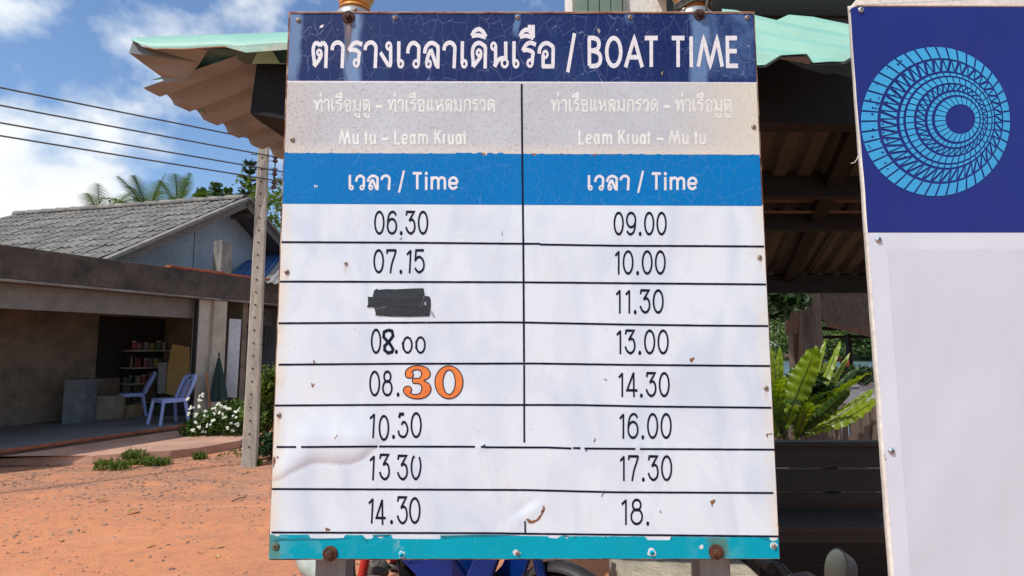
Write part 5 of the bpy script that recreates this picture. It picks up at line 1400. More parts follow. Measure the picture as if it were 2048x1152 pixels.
def tuft(label, p, h, n, seed, spread=.12):
    rnd = random.Random(seed); p = Vector(p); mb = MB()
    for i in range(n):
        a = rnd.uniform(0, 6.28); l_ = h * rnd.uniform(.4, 1.1); o_ = Vector((rnd.uniform(-1, 1) * spread, rnd.uniform(-1, 1) * spread * .6, 0))
        d = Vector((math.cos(a) * .5, math.sin(a) * .5, 1)).normalized(); tip = p + o_ + d * l_; mid = p + o_ + d * l_ * .55
        w = Vector((-math.sin(a), math.cos(a), 0)) * .006
        mb.add([p + o_ - w, p + o_ + w, mid + w, mid - w, tip], [(0, 1, 2, 3), (3, 2, 4)])
        if rnd.random() < .8: leaves(mb, p + o_ + d * l_ * .7, (.03, .03, .03), 6, .035, rnd, .2)
    o = mb.build('weed_tuft', M_leaf_light, fixn=False)
    return tag(origin_to(o, p), label, 'weed', 'weeds along the step')
tuft('tall feathery weed at the left end of the step edge', gp(268, 928), .26, 90, 1, .10)
tuft('wide low weed growing along the step edge', gp(312, 930), .12, 140, 2, .16)
tuft('small weed against the right part of the step edge', gp(398, 919), .12, 60, 3, .07)
tuft('little weed at the right foot of the utility pole', gp(510, 931), .10, 50, 4, .06)
tuft('weed patch in front of the step at far left', gp(225, 938), .14, 110, 5, .2)
gm = MB(); rnd = random.Random(77)
for i in range(900):
    x_ = rnd.uniform(-5.0, -1.6); y_ = 8.0 + rnd.uniform(0, 1.8)
    if x_ < -4.0 and y_ < 8.8: continue
    leaves(gm, (x_, y_, .03), (.05, .05, .03), 3, .05, rnd, .2)
tag(gm.build('ground_cover', M_leaf_mid, fixn=False), kind='stuff')

# ================================================================== PAVILION ROOF BEHIND THE BOARD
pav = thing('pavilion', 'open timber pavilion with faded teal corrugated roof behind the board', 'pavilion', (0.3, 2.9, 0))
# --- left eave: underside of ribbed sheets descending to the left
def lerp(a, b, t): return Vector(a) * (1 - t) + Vector(b) * t
E0 = at(287, 176, 2.35); E1 = at(600, 338, 3.30)           # eave, near to far
R0 = at(486, 106, 2.24); R1 = at(800, 240, 3.1)              # towards the ridge
def sheet2(name, m_top, A, B, C_, Dd, n, amp, sag=0.0, seed=0, th=.0016, under=True):
    """A-B eave edge; D-C uphill edge; ribs run from the eave uphill. The painted top and the brown underside are two skins."""
    A, B, C_, Dd = [Vector(x) for x in (A, B, C_, Dd)]
    nn = (B - A).cross(Dd - A).normalized()
    if nn.z < 0: nn = -nn
    def mk(off):
        def fn(u, v):
            ph = (u * n) % 1.0
            k = (0 if ph < .50 else (ph - .50) / .12 if ph < .62 else 1 if ph < .86 else (1 - ph) / .14)
            w = .012 * mnoise.noise(Vector((u * 4, v * 2, seed)))
            e = (.018 * mnoise.noise(Vector((u * 9, seed, 3)))) * (1 - v)
            p = A.lerp(B, u).lerp(Dd.lerp(C_, u), v)
            return p + nn * (amp * k + w - sag * (1 - v) ** 3 + off) + (A - Dd).normalized() * e
        return fn
    o = MB().grid(mk(th), int(n * 10), 8).build(name, m_top, pav, smooth=22, fixn=False)
    if under: MB().grid(mk(0), int(n * 10), 8).build('sheet_underside', M_under, o, smooth=22, fixn=False)
    return o
sheet2('roof_sheet', M_roofteal, E0, E1, R1, R0, 6.5, .030, seed=1)
# a bent-down front sheet whose pale teal face catches the sun, creased corner at its left end
fs_top = [(268, 76), (300, 74), (380, 71), (470, 68), (560, 65), (640, 63)]
fs_bot = [(262, 80), (305, 99), (372, 99), (452, 94), (492, 105), (575, 99), (640, 97)]
mb = MB(); n = 40
def px_line(pl, t):
    x = pl[0][0] + (pl[-1][0] - pl[0][0]) * t; return x, line(pl, x)
vt = []
for i in range(n + 1):
    t = i / n
    a = px_line(fs_top, t); b = px_line(fs_bot, t)
    Y = 2.14 + .02 * t
    vt += [at(a[0], a[1], Y + .10), at((a[0] + b[0]) / 2, a[1] * .62 + b[1] * .38, Y + .04), at(b[0], b[1], Y)]
mb.add(vt, [(i * 3 + k, i * 3 + k + 1, i * 3 + k + 4, i * 3 + k + 3) for i in range(n) for k in range(2)])
mb.build('front_flashing', M_roofteal, pav, smooth=60, solid=.002)
M_redge = plain('rusty_sheet_edge', (.52, .36, .22), .8, var=.9, scale=14, c2=(.28, .10, .04), bump=.5)
MB().tube([vt[i * 3 + 2] - Vector((0, .003, 0)) for i in range(3, n + 1)], .0028, 5).build('rolled_edge', M_redge, pav)
MB().prism([at(452, 94, 2.128), at(520, 88, 2.128), at(640, 82, 2.128), at(640, 97, 2.120), at(575, 99, 2.120), at(492, 105, 2.120)], (0, .002, 0)).build('folded_lip', plain('teal_folded_lip', (.17, .34, .27), .6, var=.5, scale=8, c2=(.30, .24, .15)), pav)
# inner faces of the crumpled corner; their shade is put into the dark teal
M_under_t = plain('teal_underside_shade', (.05, .13, .12), .7, var=.4, scale=5)
def facet(name, m, pts, th=.002):
    return MB().prism(pts, (0, th, 0)).build(name, m, pav)
facet('corner_fold', M_under, [at(266, 80, 2.16), at(285, 93, 2.17), at(308, 99, 2.17), at(372, 98, 2.17), at(420, 92, 2.2), at(400, 125, 2.26), at(372, 160, 2.3), at(330, 166, 2.3), at(322, 153, 2.3), at(290, 130, 2.22), at(258, 106, 2.14)])
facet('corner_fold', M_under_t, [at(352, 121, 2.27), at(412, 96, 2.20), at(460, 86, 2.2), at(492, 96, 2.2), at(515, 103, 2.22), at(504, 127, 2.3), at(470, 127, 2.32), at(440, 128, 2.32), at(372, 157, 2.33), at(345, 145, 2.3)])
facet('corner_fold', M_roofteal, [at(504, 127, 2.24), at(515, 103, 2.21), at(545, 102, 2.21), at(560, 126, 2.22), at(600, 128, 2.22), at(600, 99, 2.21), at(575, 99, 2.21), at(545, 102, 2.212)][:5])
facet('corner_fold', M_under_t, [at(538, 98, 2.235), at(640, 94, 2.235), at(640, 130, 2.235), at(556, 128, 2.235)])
facet('corner_fold', M_under, [at(324, 154, 2.34), at(372, 156, 2.35), at(345, 170, 2.37), at(330, 163, 2.36)])
facet('corner_fold', M_roofteal, [at(303, 160, 2.33), at(324, 153, 2.34), at(326, 158, 2.35)])
# thin dark gap strip where two sheets overlap
MB().bar(at(406, 219, 2.64) - Vector((0, 0, .012)), at(505, 174, 2.55), .006, .006).build('sheet_joint', M_steeldark, pav)
MB().box(at(403, 223, 2.62), (.022, .01, .010)).build('sheet_end_chip', M_roofteal, pav)
# dark boxed beam behind the board
Yb = 2.26
bl = [at(514, 119, Yb), at(560, 112, Yb), at(600, 108, Yb), at(600, 246, Yb), at(503, 228, Yb), at(500, 222, Yb)]
MB().prism(bl, (0, .10, 0)).build('beam_end', M_steeldark, pav, bevel=.003)
lb = [at(500, 226, Yb + .01), at(600, 232, Yb + .01), at(600, 310, Yb + .25), at(572, 276, Yb + .25)]
MB().prism(lb, (0, .06, 0)).build('beam_bracket', M_steeldark, pav)
zb0 = at(1600, 246, 2.25).z; zb1 = at(1600, 96, 2.25).z
MB().box(((-.85 + 2.5) / 2, 2.30, (zb0 + zb1) / 2), (3.35, .10, zb1 - zb0)).build('front_beam', M_steeldark, pav, bevel=.004)
# --- right: sheet seen from above, ribs running down to the right
Lc = at(1440, 62, 1.98); Rc = at(1790, 40, 1.86)
TL_, TR_, BR_, BL_ = at(1440, 34, 2.20), at(1800, 66, 2.14), at(1800, 118, 1.80), at(1440, 134, 1.84)
nn = (TR_ - TL_).cross(BL_ - TL_).normalized()
if nn.y > 0: nn = -nn
def awn(u, v):
    ph = (v * 2.9 - u * 2.3 + 3.70) % 1.0
    k = (0 if ph < .40 else (ph - .40) / .12 if ph < .52 else 1 if ph < .84 else (1 - ph) / .16)
    edge_ = .006 * mnoise.noise(Vector((u * 6, 2, 1))) * v
    return TL_.lerp(TR_, u).lerp(BL_.lerp(BR_, u), v) + nn * (.030 * k) + Vector((0, 0, edge_))
aw = MB().grid(awn, 150, 120).build('awning_sheet', M_roofteal, pav, smooth=12, solid=.0016)
MB().grid(lambda u, v: awn(u, v) - nn * .008, 60, 30).build('sheet_underside', M_under, aw, smooth=22)
def to_px(q):
    e = q - Vector((0, 0, EYE)); f_ = e.y * math.cos(PITCH) + e.z * math.sin(PITCH); u_ = -e.y * math.sin(PITCH) + e.z * math.cos(PITCH)
    return (1024 + F * e.x / f_, 576 - F * u_ / f_)
best = min(((to_px(awn(u / 80, v / 80))[0] - 1609.5) ** 2 + (to_px(awn(u / 80, v / 80))[1] - 92) ** 2, u, v) for u in range(81) for v in range(81))
sc_ = awn(best[1] / 80, best[2] / 80) + Vector((0, .012, 0))
rs = MB().lathe([(.0135, -.006), (.0135, .001), (.0115, .003)], sc_ + Vector((0, -.012, 0)), nn, 16).build('washer', M_rustbolt2, aw, smooth=40)
sb2 = MB().lathe([(.0085, .003), (.0085, .012), (.0065, .014)], sc_ + Vector((0, -.012, 0)), nn, 6).build('roofing_screw', M_rustbolt2, aw, smooth=20)
MB().prism([at(1688, 108, 1.90), at(1760, 108, 1.90), at(1760, 142, 1.92), at(1712, 128, 1.92)], (0, .004, 0)).build('lower_sheet', M_under, pav)
# unseen sheets between, added to shade the ground and join up the roof
T3, T4, B4, B3 = at(655, 60, 2.24), at(1436, 36, 2.22), at(1436, 120, 1.84), at(655, 100, 1.92)
def mid(u, v):
    ph = (u * 12) % 1.0; k = (0 if ph < .5 else (ph - .5) / .12 if ph < .62 else 1 if ph < .86 else (1 - ph) / .14)
    return T3.lerp(T4, u).lerp(B3.lerp(B4, u), v) + nn * .02 * k
MB().grid(mid, 120, 4).build('hidden_front_sheet', M_roofteal, pav, smooth=22, solid=.0016)
MB().grid(lambda u, v: Vector((-.75 + 3.3 * u, 2.20 + .2 * v, at(1436, 36, 2.22).z - .06 - .05 * v)), 4, 2).build('ridge_cap', M_roofteal, pav, solid=.002)
# --- ceiling over the interior, falling away to the lake
def cz(y): return 2.62 - .26 * (y - 2.0)
def cx0(y): return .25 * (y - 2.0)
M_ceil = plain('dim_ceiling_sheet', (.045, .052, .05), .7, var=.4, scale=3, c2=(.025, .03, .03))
nsheet = 5
for i in range(nsheet):
    x0 = -.66 + i * .76; x1 = x0 + .78
    def fn(u, v, x0=x0, x1=x1, i=i):
        y = 2.34 + v * 2.02; x = x0 + (x1 - x0) * u + cx0(y)
        ph = (u * 6) % 1.0
        k = (0 if ph < .5 else (ph - .5) / .12 if ph < .62 else 1 if ph < .86 else (1 - ph) / .14)
        return Vector((x, y, cz(y) + .028 * k + .006 * (i % 2)))
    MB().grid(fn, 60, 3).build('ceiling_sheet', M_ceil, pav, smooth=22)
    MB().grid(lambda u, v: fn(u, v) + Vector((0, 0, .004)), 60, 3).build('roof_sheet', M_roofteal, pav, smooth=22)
for (y, d0, d1) in ((2.95, 345, 396), (3.33, 425, 461), (4.26, 551, 586)):
    za, zc = at(1640, d0, y).z, at(1640, d1, y).z
    MB().box((1.25, y, (za + zc) / 2), (4.1, .07, za - zc)).build('cross_beam', M_steeldark, pav, bevel=.003)
for y, py in ((3.15, 398), (3.2, 424)):
    MB().box((1.3, y, at(1640, py, y).z), (4.0, .04, .007 if py == 424 else .03)).build('batten', plain('dim_batten', (.10, .085, .07), .8), pav)
for xr in (-.55, .05, .9, 1.48, 2.25):
    a, b = Vector((xr, 2.3, cz(2.3) - .03)), Vector((xr + cx0(4.34), 4.34, cz(4.34) - .03))
    MB().bar(a, b, .075, .07).build('rafter', M_steeldark, pav)
for (x, y) in ((-.70, 2.34), (.775, 2.34), (-1.31, 4.3), (1.46, 4.3), (2.62, 2.34), (3.0, 4.3)):
    zt_ = cz(y) - .06
    if y > 4: x = x
    MB().box((x, y, zt_ / 2 - .05), (.085, .085, zt_ + .1)).build('post', M_greywood, pav, bevel=.004)
# --- low plank wall, dark, its ledge and gaps
wall_ = thing('plank_wall', 'low wall of near-black horizontal planks with a capping board', 'wall', (2.0, 3.6, 0))
ys = [888, 936, 985, 1034, 1083, 1130, 1180, 1225]
Yw = 3.60
for i in range(len(ys) - 1):
    z1, z0 = at(1640, ys[i], Yw).z - .003, at(1640, ys[i + 1], Yw).z + .004
    if i in (1,): z1 -= .004
    MB().box((2.05, Yw + .012 * (i % 2), (z0 + z1) / 2), (2.3, .022, z1 - z0), rx=.0).build('plank', M_darkwood, wall_, bevel=.002)
MB().box((2.05, Yw - .01, at(1640, 886, Yw).z), (2.34, .09, .028)).build('cap_board', M_darkwood, wall_, bevel=.004)
for x in (.95, 1.95, 3.1):
    MB().box((x, Yw + .055, .44), (.07, .07, .88)).build('wall_post', M_darkwood, wall_)
bench = thing('bench', 'long dark plank bench in deep shade in front of the plank wall', 'bench', (2.1, 3.15, 0))
for i in range(3):
    MB().box((2.1, 3.03 + i * .115, at(1640, 1045, 3.1).z), (2.1, .105, .03)).build('seat_board', M_darkwood, bench, bevel=.003)
for x in (1.2, 2.1, 3.0):
    MB().box((x, 3.15, .25), (.06, .30, .5)).build('leg', M_darkwood, bench)
MB().box((2.1, 3.02, at(1640, 1072, 3.0).z), (2.0, .025, .07)).build('apron', M_darkwood, bench)
# rough concrete block under the board
cb = MB(); cb.box((.84, 3.02, .20), (.66, .38, .46))
o = cb.build('concrete_block', plain('rough_block', (.46, .40, .30), .95, var=.6, scale=6, c2=(.24, .20, .15), bump=1.0, bscale=22, bdist=.02), bevel=.02)
tag(origin_to(o, (.72, 3.1, 0)), 'rough concrete block on the ground behind the blue motorbike front wheel', 'block')

# ================================================================== BEYOND THE PAVILION
# bird's nest fern: long wavy fronds from one heart
FY = 5.4
heart = at(1580, 905, FY)
fern = thing('birds_nest_fern', "large bird's nest fern with long wavy bright green fronds in a stump planter", 'fern', (heart.x, FY, 0))
def frond(base, tip, w, bend, roll, seed, dark=False, wav=.12):
    base = Vector(base); tip = Vector(tip); L_ = (tip - base).length; d = (tip - base).normalized()
    side0 = d.cross(Vector((0, 1, 0))); side0.normalize()
    up0 = side0.cross(d)
    side = side0 * math.cos(roll) + up0 * math.sin(roll); up = side.cross(d)
    n = 42; vs_ = []; rnd = random.Random(seed); mbv = []
    pk = rnd.uniform(8, 11)
    for i in range(n + 1):
        t = i / n
        c = base + d * L_ * t + up * (bend * L_ * (math.sin(PI * t)) ) + Vector((0, 0, -abs(bend) * .5 * L_ * t * t))
        ww = w * (math.sin(PI * min(.985, .10 + .86 * t)) ** .55) * (.55 + .45 * min(1, t * 2.5)) / 2
        if t > .93: ww *= max(.05, 1 - (t - .93) / .08)
        e1 = wav * w * math.sin(t * pk * 2 * PI + seed); e2 = wav * w * math.sin(t * (pk + 1.5) * 2 * PI + seed * 2)
        fold = .30
        vs_ += [c - side * (ww + .5 * abs(e1) * .6) + up * (ww * fold + e1), c - side * ww * .5 + up * (ww * fold * .45 + e1 * .25), c, c + side * ww * .5 + up * (ww * fold * .45 + e2 * .25), c + side * (ww + .5 * abs(e2) * .6) + up * (ww * fold + e2)]
    fs = [(i * 5 + k, i * 5 + k + 1, i * 5 + k + 6, i * 5 + k + 5) for i in range(n) for k in range(4)]
    o = MB().add(vs_, fs).build('frond', M_frond_d if dark else M_frond, fern, smooth=180, fixn=False)
    MB().tube([vs_[i * 5 + 2] - up * .002 for i in range(0, n - 2, 4)], [.006 * (1 - .8 * i / n) for i in range(0, n - 2, 4)], 5).build('midrib', plain('dark_midrib', (.05, .05, .02), .5), o)
    return o
def frondmat(name, c, c2, tr):
    s = NT(name)
    f = s.noise(5, 3); g2 = s.ramp(s.noise(60, 2, vec=s.map((1, 1, .25))), (.4, .85), (.6, 1.1))
    colr = s.mix(1.0, s.mix(s.ramp(f, (.35, 0.0), (.7, 1.0)), c, c2), g2, 'MULTIPLY')
    s.set(colr, .38, 0, .5)
    t_ = s.n('ShaderNodeBsdfTranslucent'); s.inp(t_.inputs['Color'], s.mix(1.0, colr, (1.6, 1.7, .5), 'MULTIPLY'))
    m_ = s.n('ShaderNodeMixShader'); m_.inputs[0].default_value = tr
    s.t.links.new(s.b.outputs[0], m_.inputs[1]); s.t.links.new(t_.outputs[0], m_.inputs[2]); s.t.links.new(m_.outputs[0], s.out.inputs['Surface'])
    return s.m
M_frond = frondmat('fern_frond', (.25, .33, .02), (.14, .22, .015), .42)
M_frond_d = frondmat('fern_frond_dark', (.05, .10, .014), (.03, .065, .012), .3)
FR = [  # base px, tip px, depth of tip, width m, bend, roll, dark
 ((1566, 860), (1634, 688), 5.15, .20, .05, .35, 0), ((1552, 872), (1543, 694), 5.30, .17, -.03, -.5, 0),
 ((1600, 872), (1681, 678), 5.50, .075, .03, .9, 0), ((1590, 872), (1652, 676), 5.60, .06, .02, .5, 0), ((1585, 850), (1590, 728), 5.60, .14, .05, .2, 1),
 ((1612, 868), (1758, 786), 5.00, .11, .10, 1.0, 0), ((1606, 866), (1742, 738), 5.30, .10, .08, -.9, 0), ((1610, 872), (1750, 770), 5.25, .09, .07, .8, 0),
 ((1600, 870), (1700, 772), 5.00, .10, .10, .5, 1), ((1598, 868), (1665, 772), 4.90, .12, .12, -.3, 1), ((1600, 875), (1716, 728), 5.70, .09, .06, .3, 1),
 ((1590, 870), (1612, 702), 5.50, .10, .04, .5, 0), ((1596, 872), (1700, 700), 5.6, .06, .05, .7, 0), ((1604, 872), (1722, 752), 5.2, .06, .07, -.4, 0), ((1556, 870), (1560, 690), 5.4, .08, .03, .4, 0),
 ((1560, 872), (1570, 740), 5.00, .13, .14, .1, 0), ((1550, 875), (1490, 730), 5.20, .16, .06, .2, 0), ((1545, 875), (1440, 780), 5.30, .15, .1, .2, 1),
 ((1570, 880), (1600, 790), 4.70, .12, .18, .0, 1), ((1592, 880), (1640, 800), 4.75, .10, .18, .6, 0), ((1560, 870), (1510, 700), 5.70, .15, .05, -.2, 1), ((1592, 870), (1660, 716), 5.75, .10, .05, -.6, 0)]
for i, (b_, t_, ty, w, bd, rl, dk) in enumerate(FR):
    frond(at(b_[0], b_[1], FY - .02 + .01 * (i % 5)), at(t_[0], t_[1], ty), w, bd, rl, i + 3, bool(dk))
MB().lathe([(.22, 0), (.24, .3), (.22, heart.z - .0), (.16, heart.z + .02)], (heart.x, FY, 0), (0, 0, 1), 18).build('stump_planter', M_bark, fern, smooth=50)
# vertical board fence behind the fern
fx0, fx1 = at(1540, 850, 6.0).x, at(1900, 850, 6.0).x
fence = thing('board_fence', 'low fence of weathered vertical boards behind the fern', 'fence', ((fx0 + fx1) / 2, 6.0, 0))
rnd = random.Random(6); x = fx0; ztop = at(1680, 806, 6.0).z; k = 0
while x < fx1:
    w = rnd.uniform(.085, .125); 
    MB().box((x + w / 2, 6.0 + rnd.uniform(-.008, .008), ztop / 2 + rnd.uniform(-.02, .01)), (w - (.012 if k != 7 else .03), .02, ztop), ry=rnd.uniform(-.006, .006)).build('board', M_greywood, fence, bevel=.002)
    x += w; k += 1
MB().box(((fx0 + fx1) / 2, 6.03, ztop * .8), (fx1 - fx0, .04, .07)).build('rail', M_greywood, fence)
# tables with cloths / small boat clutter above the fence
def table(px0, px1, py, Y, label, m, h=.06, g=None):
    a, b = at(px0, py, Y), at(px1, py, Y); c = (a + b) / 2
    t = thing('table', label, 'table', (c.x, Y + .35, 0))
    MB().box((c.x, Y + .35, a.z - .015), (b.x - a.x, .7, .03)).build('table_top', m, t, bevel=.006)
    MB().box((c.x, Y + .02, a.z - .13), (b.x - a.x, .012, .22)).build('cloth_skirt', m, t, bevel=.004)
    for sx in (-1, 1):
        for sy in (.05, .62):
            MB().box((c.x + sx * (b.x - a.x) * .45, Y + sy, a.z / 2 - .02), (.04, .04, a.z - .04)).build('leg', M_steeldark, t)
    return t
table(1655, 1720, 770, 6.6, 'grey covered table standing beyond the fern', plain('grey_cloth', (.30, .28, .29), .8, var=.3))
table(1716, 1800, 764, 7.2, 'pale grey table at the right beyond the fern, with red things on it', plain('pale_grey_cloth', (.48, .45, .48), .8, var=.2))
q = at(1672, 765, 6.9)
o = MB().lathe([(.10, 0), (.10, .015), (.03, .05), (.0, .052)], q, (0, 0, 1), 18).build('highlight_bowl', plain('bright_steel', (.85, .86, .88), .12, 1.0, var=.05), smooth=50); tag(origin_to(o, q), 'shiny bowl added for a white highlight on the grey table', 'bowl')  # bowl added to stand in for a white highlight on the table
for i, (a, b, lab, sz) in enumerate(((1722, 766, 'larger red crumpled cloth on the pale grey table', .085), (1736, 768, 'small red cloth right of the larger red cloth', .05))):
    q = at(a, b, 7.35); rnd = random.Random(i)
    mb = MB().grid(lambda u, v: q + Vector(((u - .5) * 2 * sz * 1.4, (v - .5) * .16, .02 + sz * .8 * math.exp(-((u - .5) * 2.2) ** 2 - ((v - .5) * 2) ** 2) + .012 * mnoise.noise(Vector((u * 7, v * 7, i))))), 12, 8)
    o = mb.build('red_cloth', plain('red_cloth', (.55, .03, .04), .7), smooth=60); tag(origin_to(o, q), lab, 'cloth')
# posts, rails and old plank roof of the lakeside shelter
sh = thing('lakeside_shelter', 'old brown timber shelter with plank roof and rails at the water', 'shelter', (at(1650, 750, 8.5).x, 8.8, 0))
def vpost(px, y0, Y, w, m=M_brownwood, par=None, name='post', d=.08):
    a = at(px, y0, Y); MB().box((a.x, Y, a.z / 2 - .1), (w, d, a.z + .2)).build(name, m, par or sh, bevel=.004)
for i, (px, w) in enumerate(((1574, .045), (1580, .04), (1586, .045), (1592, .04), (1599, .045), (1605, .03))):
    a = at(px, 600, 7.6); b = at(px, 668 if i < 4 else 740, 7.6)
    MB().bar(Vector((a.x + .02, 7.6, a.z)), Vector((b.x, 7.6, b.z)), w, .03, up=(0, 1, 0)).build('slat', M_brownwood, sh)
vpost(1592, 660, 7.7, .16, M_greywood, d=.14); vpost(1604.5, 598, 7.65, .035)
vpost(1696, 668, 8.3, .05, M_steeldark); vpost(1860, 620, 8.3, .08, M_steeldark)
def rail(p0, p1, Y, h=.06, m=M_steeldark, name='rail'):
    a, b = at(*p0, Y), at(*p1, Y); MB().bar(a, b, .05, h).build(name, m, sh)
rail((1630, 657), (1900, 657), 8.70, .055); rail((1634, 674), (1900, 673), 8.72, .045)
rail((1705, 738), (1900, 760), 8.40, .03, M_brownwood)
MB().bar(at(1674, 713, 8.2), at(1694, 734, 8.2), .03, .05).build('brace', M_brownwood, sh)
for k in range(9):
    y0 = 586 + k * 8 - 1.5 * (k > 5)
    a, b = at(1600 + k * 7, y0, 8.9 - k * .12), at(1900, y0 + 9 + k * 6, 8.2 - k * .12)
    MB().bar(a, b, .22, .075).build('roof_plank', (M_brownwood, M_greywood)[k % 2], sh)
for (a, b) in (((1546, 588), (1600, 592)), ((1560, 598), (1590, 596)), ((1548, 582), (1640, 588))):
    MB().bar(at(*a, 8.6), at(*b, 8.6), .12, .03).build('roof_plank', M_brownwood, sh)
# netting by the right rail
net = MB()
for i in range(14):
    a = at(1712 + i * 9, 741 + i * 1.2, 7.95); b = at(1706 + i * 9, 760 + i * .8, 7.95); net.tube([a, b], .004, 4)
for k in range(4):
    net.tube([at(1708, 744 + k * 5, 7.95), at(1840, 760 + k * 5, 7.95)], .004, 4)
o = net.build('fishing_net', plain('dark_net', (.04, .03, .025), .9)); tag(origin_to(o, at(1730, 750, 7.95)), 'dark net hung under the brown rail beyond the fern', 'net')
q = at(1695, 756, 8.15)
o = MB().lathe([(.035, 0), (.05, .02), (.05, .14), (.038, .17), (.03, .26), (.0, .27)], q, (0, 0, 1), 14).build('life_vest', plain('orange_red', (.75, .07, .02), .6), smooth=50); tag(origin_to(o, q), 'bright orange-red bundle hanging on the thin dark post', 'bundle')
# trunk of the tree standing right behind the slatted post
b = at(1622, 700, 7.0)
tt = thing('tree', 'thick grey brown trunk with leafy branches rising through the shelter roof', 'tree', (b.x, 7.0, 0))
MB().tube([Vector((b.x + .03, 7, -.2)), Vector((b.x + .02, 7, .9)), at(1621, 640, 7.0), at(1618, 585, 7.0), at(1616, 480, 7.0), at(1600, 380, 7.2)], [.16, .13, .115, .11, .09, .06], 12).build('trunk', M_bark, tt, smooth=60)
rnd = random.Random(14)
mb = MB()
for (px, py, r) in ((1550, 596, .28), (1545, 622, .22), (1575, 596, .2), (1560, 610, .22), (1590, 606, .2), (1530, 600, .3), (1500, 610, .3)):
    leaves(mb, at(px, py, 6.7), (r, r * .8, r * .45), 130, .13, rnd, .25, .4, 2.0)
mb.build('branches', M_leaf_dark, tt, fixn=False)
MB().tube([at(1560, 720, 8.0), at(1572, 712, 8.0), at(1584, 716, 8.0), at(1588, 740, 8.0)], [.02, .04, .03, .02], 7).build('low_branch', M_bark, tt, smooth=60)
bush('leafy_shrub', 'spiky dark shrub behind the fern at its right', at(1672, 745, 6.9), (.38, .3, .16), M_leaf_dark, 500, .12, 51, aspect=4)
bush('leafy_shrub', 'dark shrub behind the fern heart', at(1608, 800, 5.6), (.3, .25, .35), M_leaf_dark, 700, .12, 52, aspect=2.6)
# far bank
rnd = random.Random(33)
names = ['far bank tree hidden mostly behind the right edge of the board', 'far bank tree just left of the board right edge', 'leftmost tree on the far bank beside the board edge', 'far bank tree behind the brown slatted post', 'taller far bank tree showing between slats and trunk', 'far bank tree just right of the thick trunk', 'far bank tree left of the thin dark post', 'low far bank tree right behind the thin dark post', 'tall far bank tree right of the thin dark post', 'far bank tree above the red cloths', 'far bank tree beside the banner edge', 'first far bank tree hidden behind the banner', 'second far bank tree hidden behind the banner', 'rightmost far bank tree behind the banner', 'far bank tree hidden behind the middle of the board', 'low bush at the waterline behind the thin post', 'low bush at the waterline beside the banner', 'low bush at the waterline right of the trunk', 'low bush at the waterline left of the slatted post']
k = 0
for px, yt, Y in ((1470, 470, 76), (1515, 440, 79), (1552, 480, 77), (1580, 560, 75), (1600, 500, 80), (1632, 560, 76), (1655, 520, 78), (1684, 590, 75), (1705, 500, 79), (1728, 585, 76), (1752, 540, 78), (1790, 520, 77), (1840, 500, 78), (1900, 480, 78), (640, 560, 78), (1700, 640, 74.5), (1740, 655, 74.3), (1660, 650, 74.5), (1570, 650, 74.5)):
    b_, h = tree_at(px, yt, Y); h = max(h - b_.z, 1.5)
    n_ = names[k % len(names)]
    if yt > 600: lab = f'low bush overhanging the water on the far bank, seen between the posts ({n_})'.replace(f' ({n_})', '')
    bw = 3.2 if yt < 620 else 2.2
    tree('far_tree', n_, b_, h, (bw, 2.6, h * .46), (M_leaf_far, M_leaf_far2, M_leaf_far)[k % 3], 200 + k, 60, 42, .46, .22, 'trees on the far bank', cr=.55, trunk_to=.7, limbs=3)
    k += 1

# ================================================================== BUILDING SHOWING OVER THE BOARD
twr = thing('white_house', 'upper part of a white house with sage shutter and dark eaves above the board', 'house', (1.9, 7.0, 0))
zt0, zt1 = at(1200, 60, 6.0).z, 7.4
xa_, xb_ = at(1140, 10, 6.0).x, at(1338, 10, 6.0).x
M_wh = plain('white_painted_wall', (.80, .77, .70), .8, var=.2, scale=2)
MB().box(((xa_ + xb_) / 2, 6.35, 3.6), (xb_ - xa_, .5, 7.2)).build('wall', M_wh, twr)
x0_, x1_ = at(1147, 10, 5.98).x, at(1254, 10, 5.98).x
MB().box(((x0_ + x1_) / 2, 6.07, 5.6), (x1_ - x0_, .05, 2.2)).build('shutter_frame', plain('sage_grey', (.20, .23, .18), .6), twr)
for i in range(4):
    w = (x1_ - x0_ - .08) / 4
    MB().box((x0_ + .04 + w * (i + .5), 6.035, 5.6), (w - .012, .02, 2.1)).build('shutter_panel', plain('sage_green_paint', (.15, .215, .16), .6, var=.2), twr, bevel=.003)
# wide eave slab running to the right, underside dark green
ev = [at(1300, -60, 5.2), at(2200, -60, 5.2), at(2200, 64, 6.6), at(1345, 48, 6.6), at(1345, 24, 6.2), at(1300, 20, 5.9)]
MB().add([at(1310, -90, 5.0), at(2150, -90, 5.0), at(2150, 60, 7.6), at(1310, 60, 7.6)] + [at(1310, -90, 5.0) + Vector((0, 0, .2)), at(2150, -90, 5.0) + Vector((0, 0, .2)), at(2150, 60, 7.6) + Vector((0, 0, .2)), at(1310, 60, 7.6) + Vector((0, 0, .2))], [(0, 1, 2, 3), (7, 6, 5, 4), (0, 4, 5, 1), (1, 5, 6, 2), (2, 6, 7, 3), (3, 7, 4, 0)]).build('eaves', plain('dark_green_eaves', (.018, .035, .033), .7, var=.3), twr)
MB().bar(at(1350, 36, 6.9), at(2150, 38, 6.9), .06, .04).build('eaves_batten', MATS['dark_green_eaves'], twr)
c_ = at(2100, 0, 6.8); MB().box((c_.x, 6.8, 3.4), (.3, .3, 6.8)).build('column', M_wh, twr)

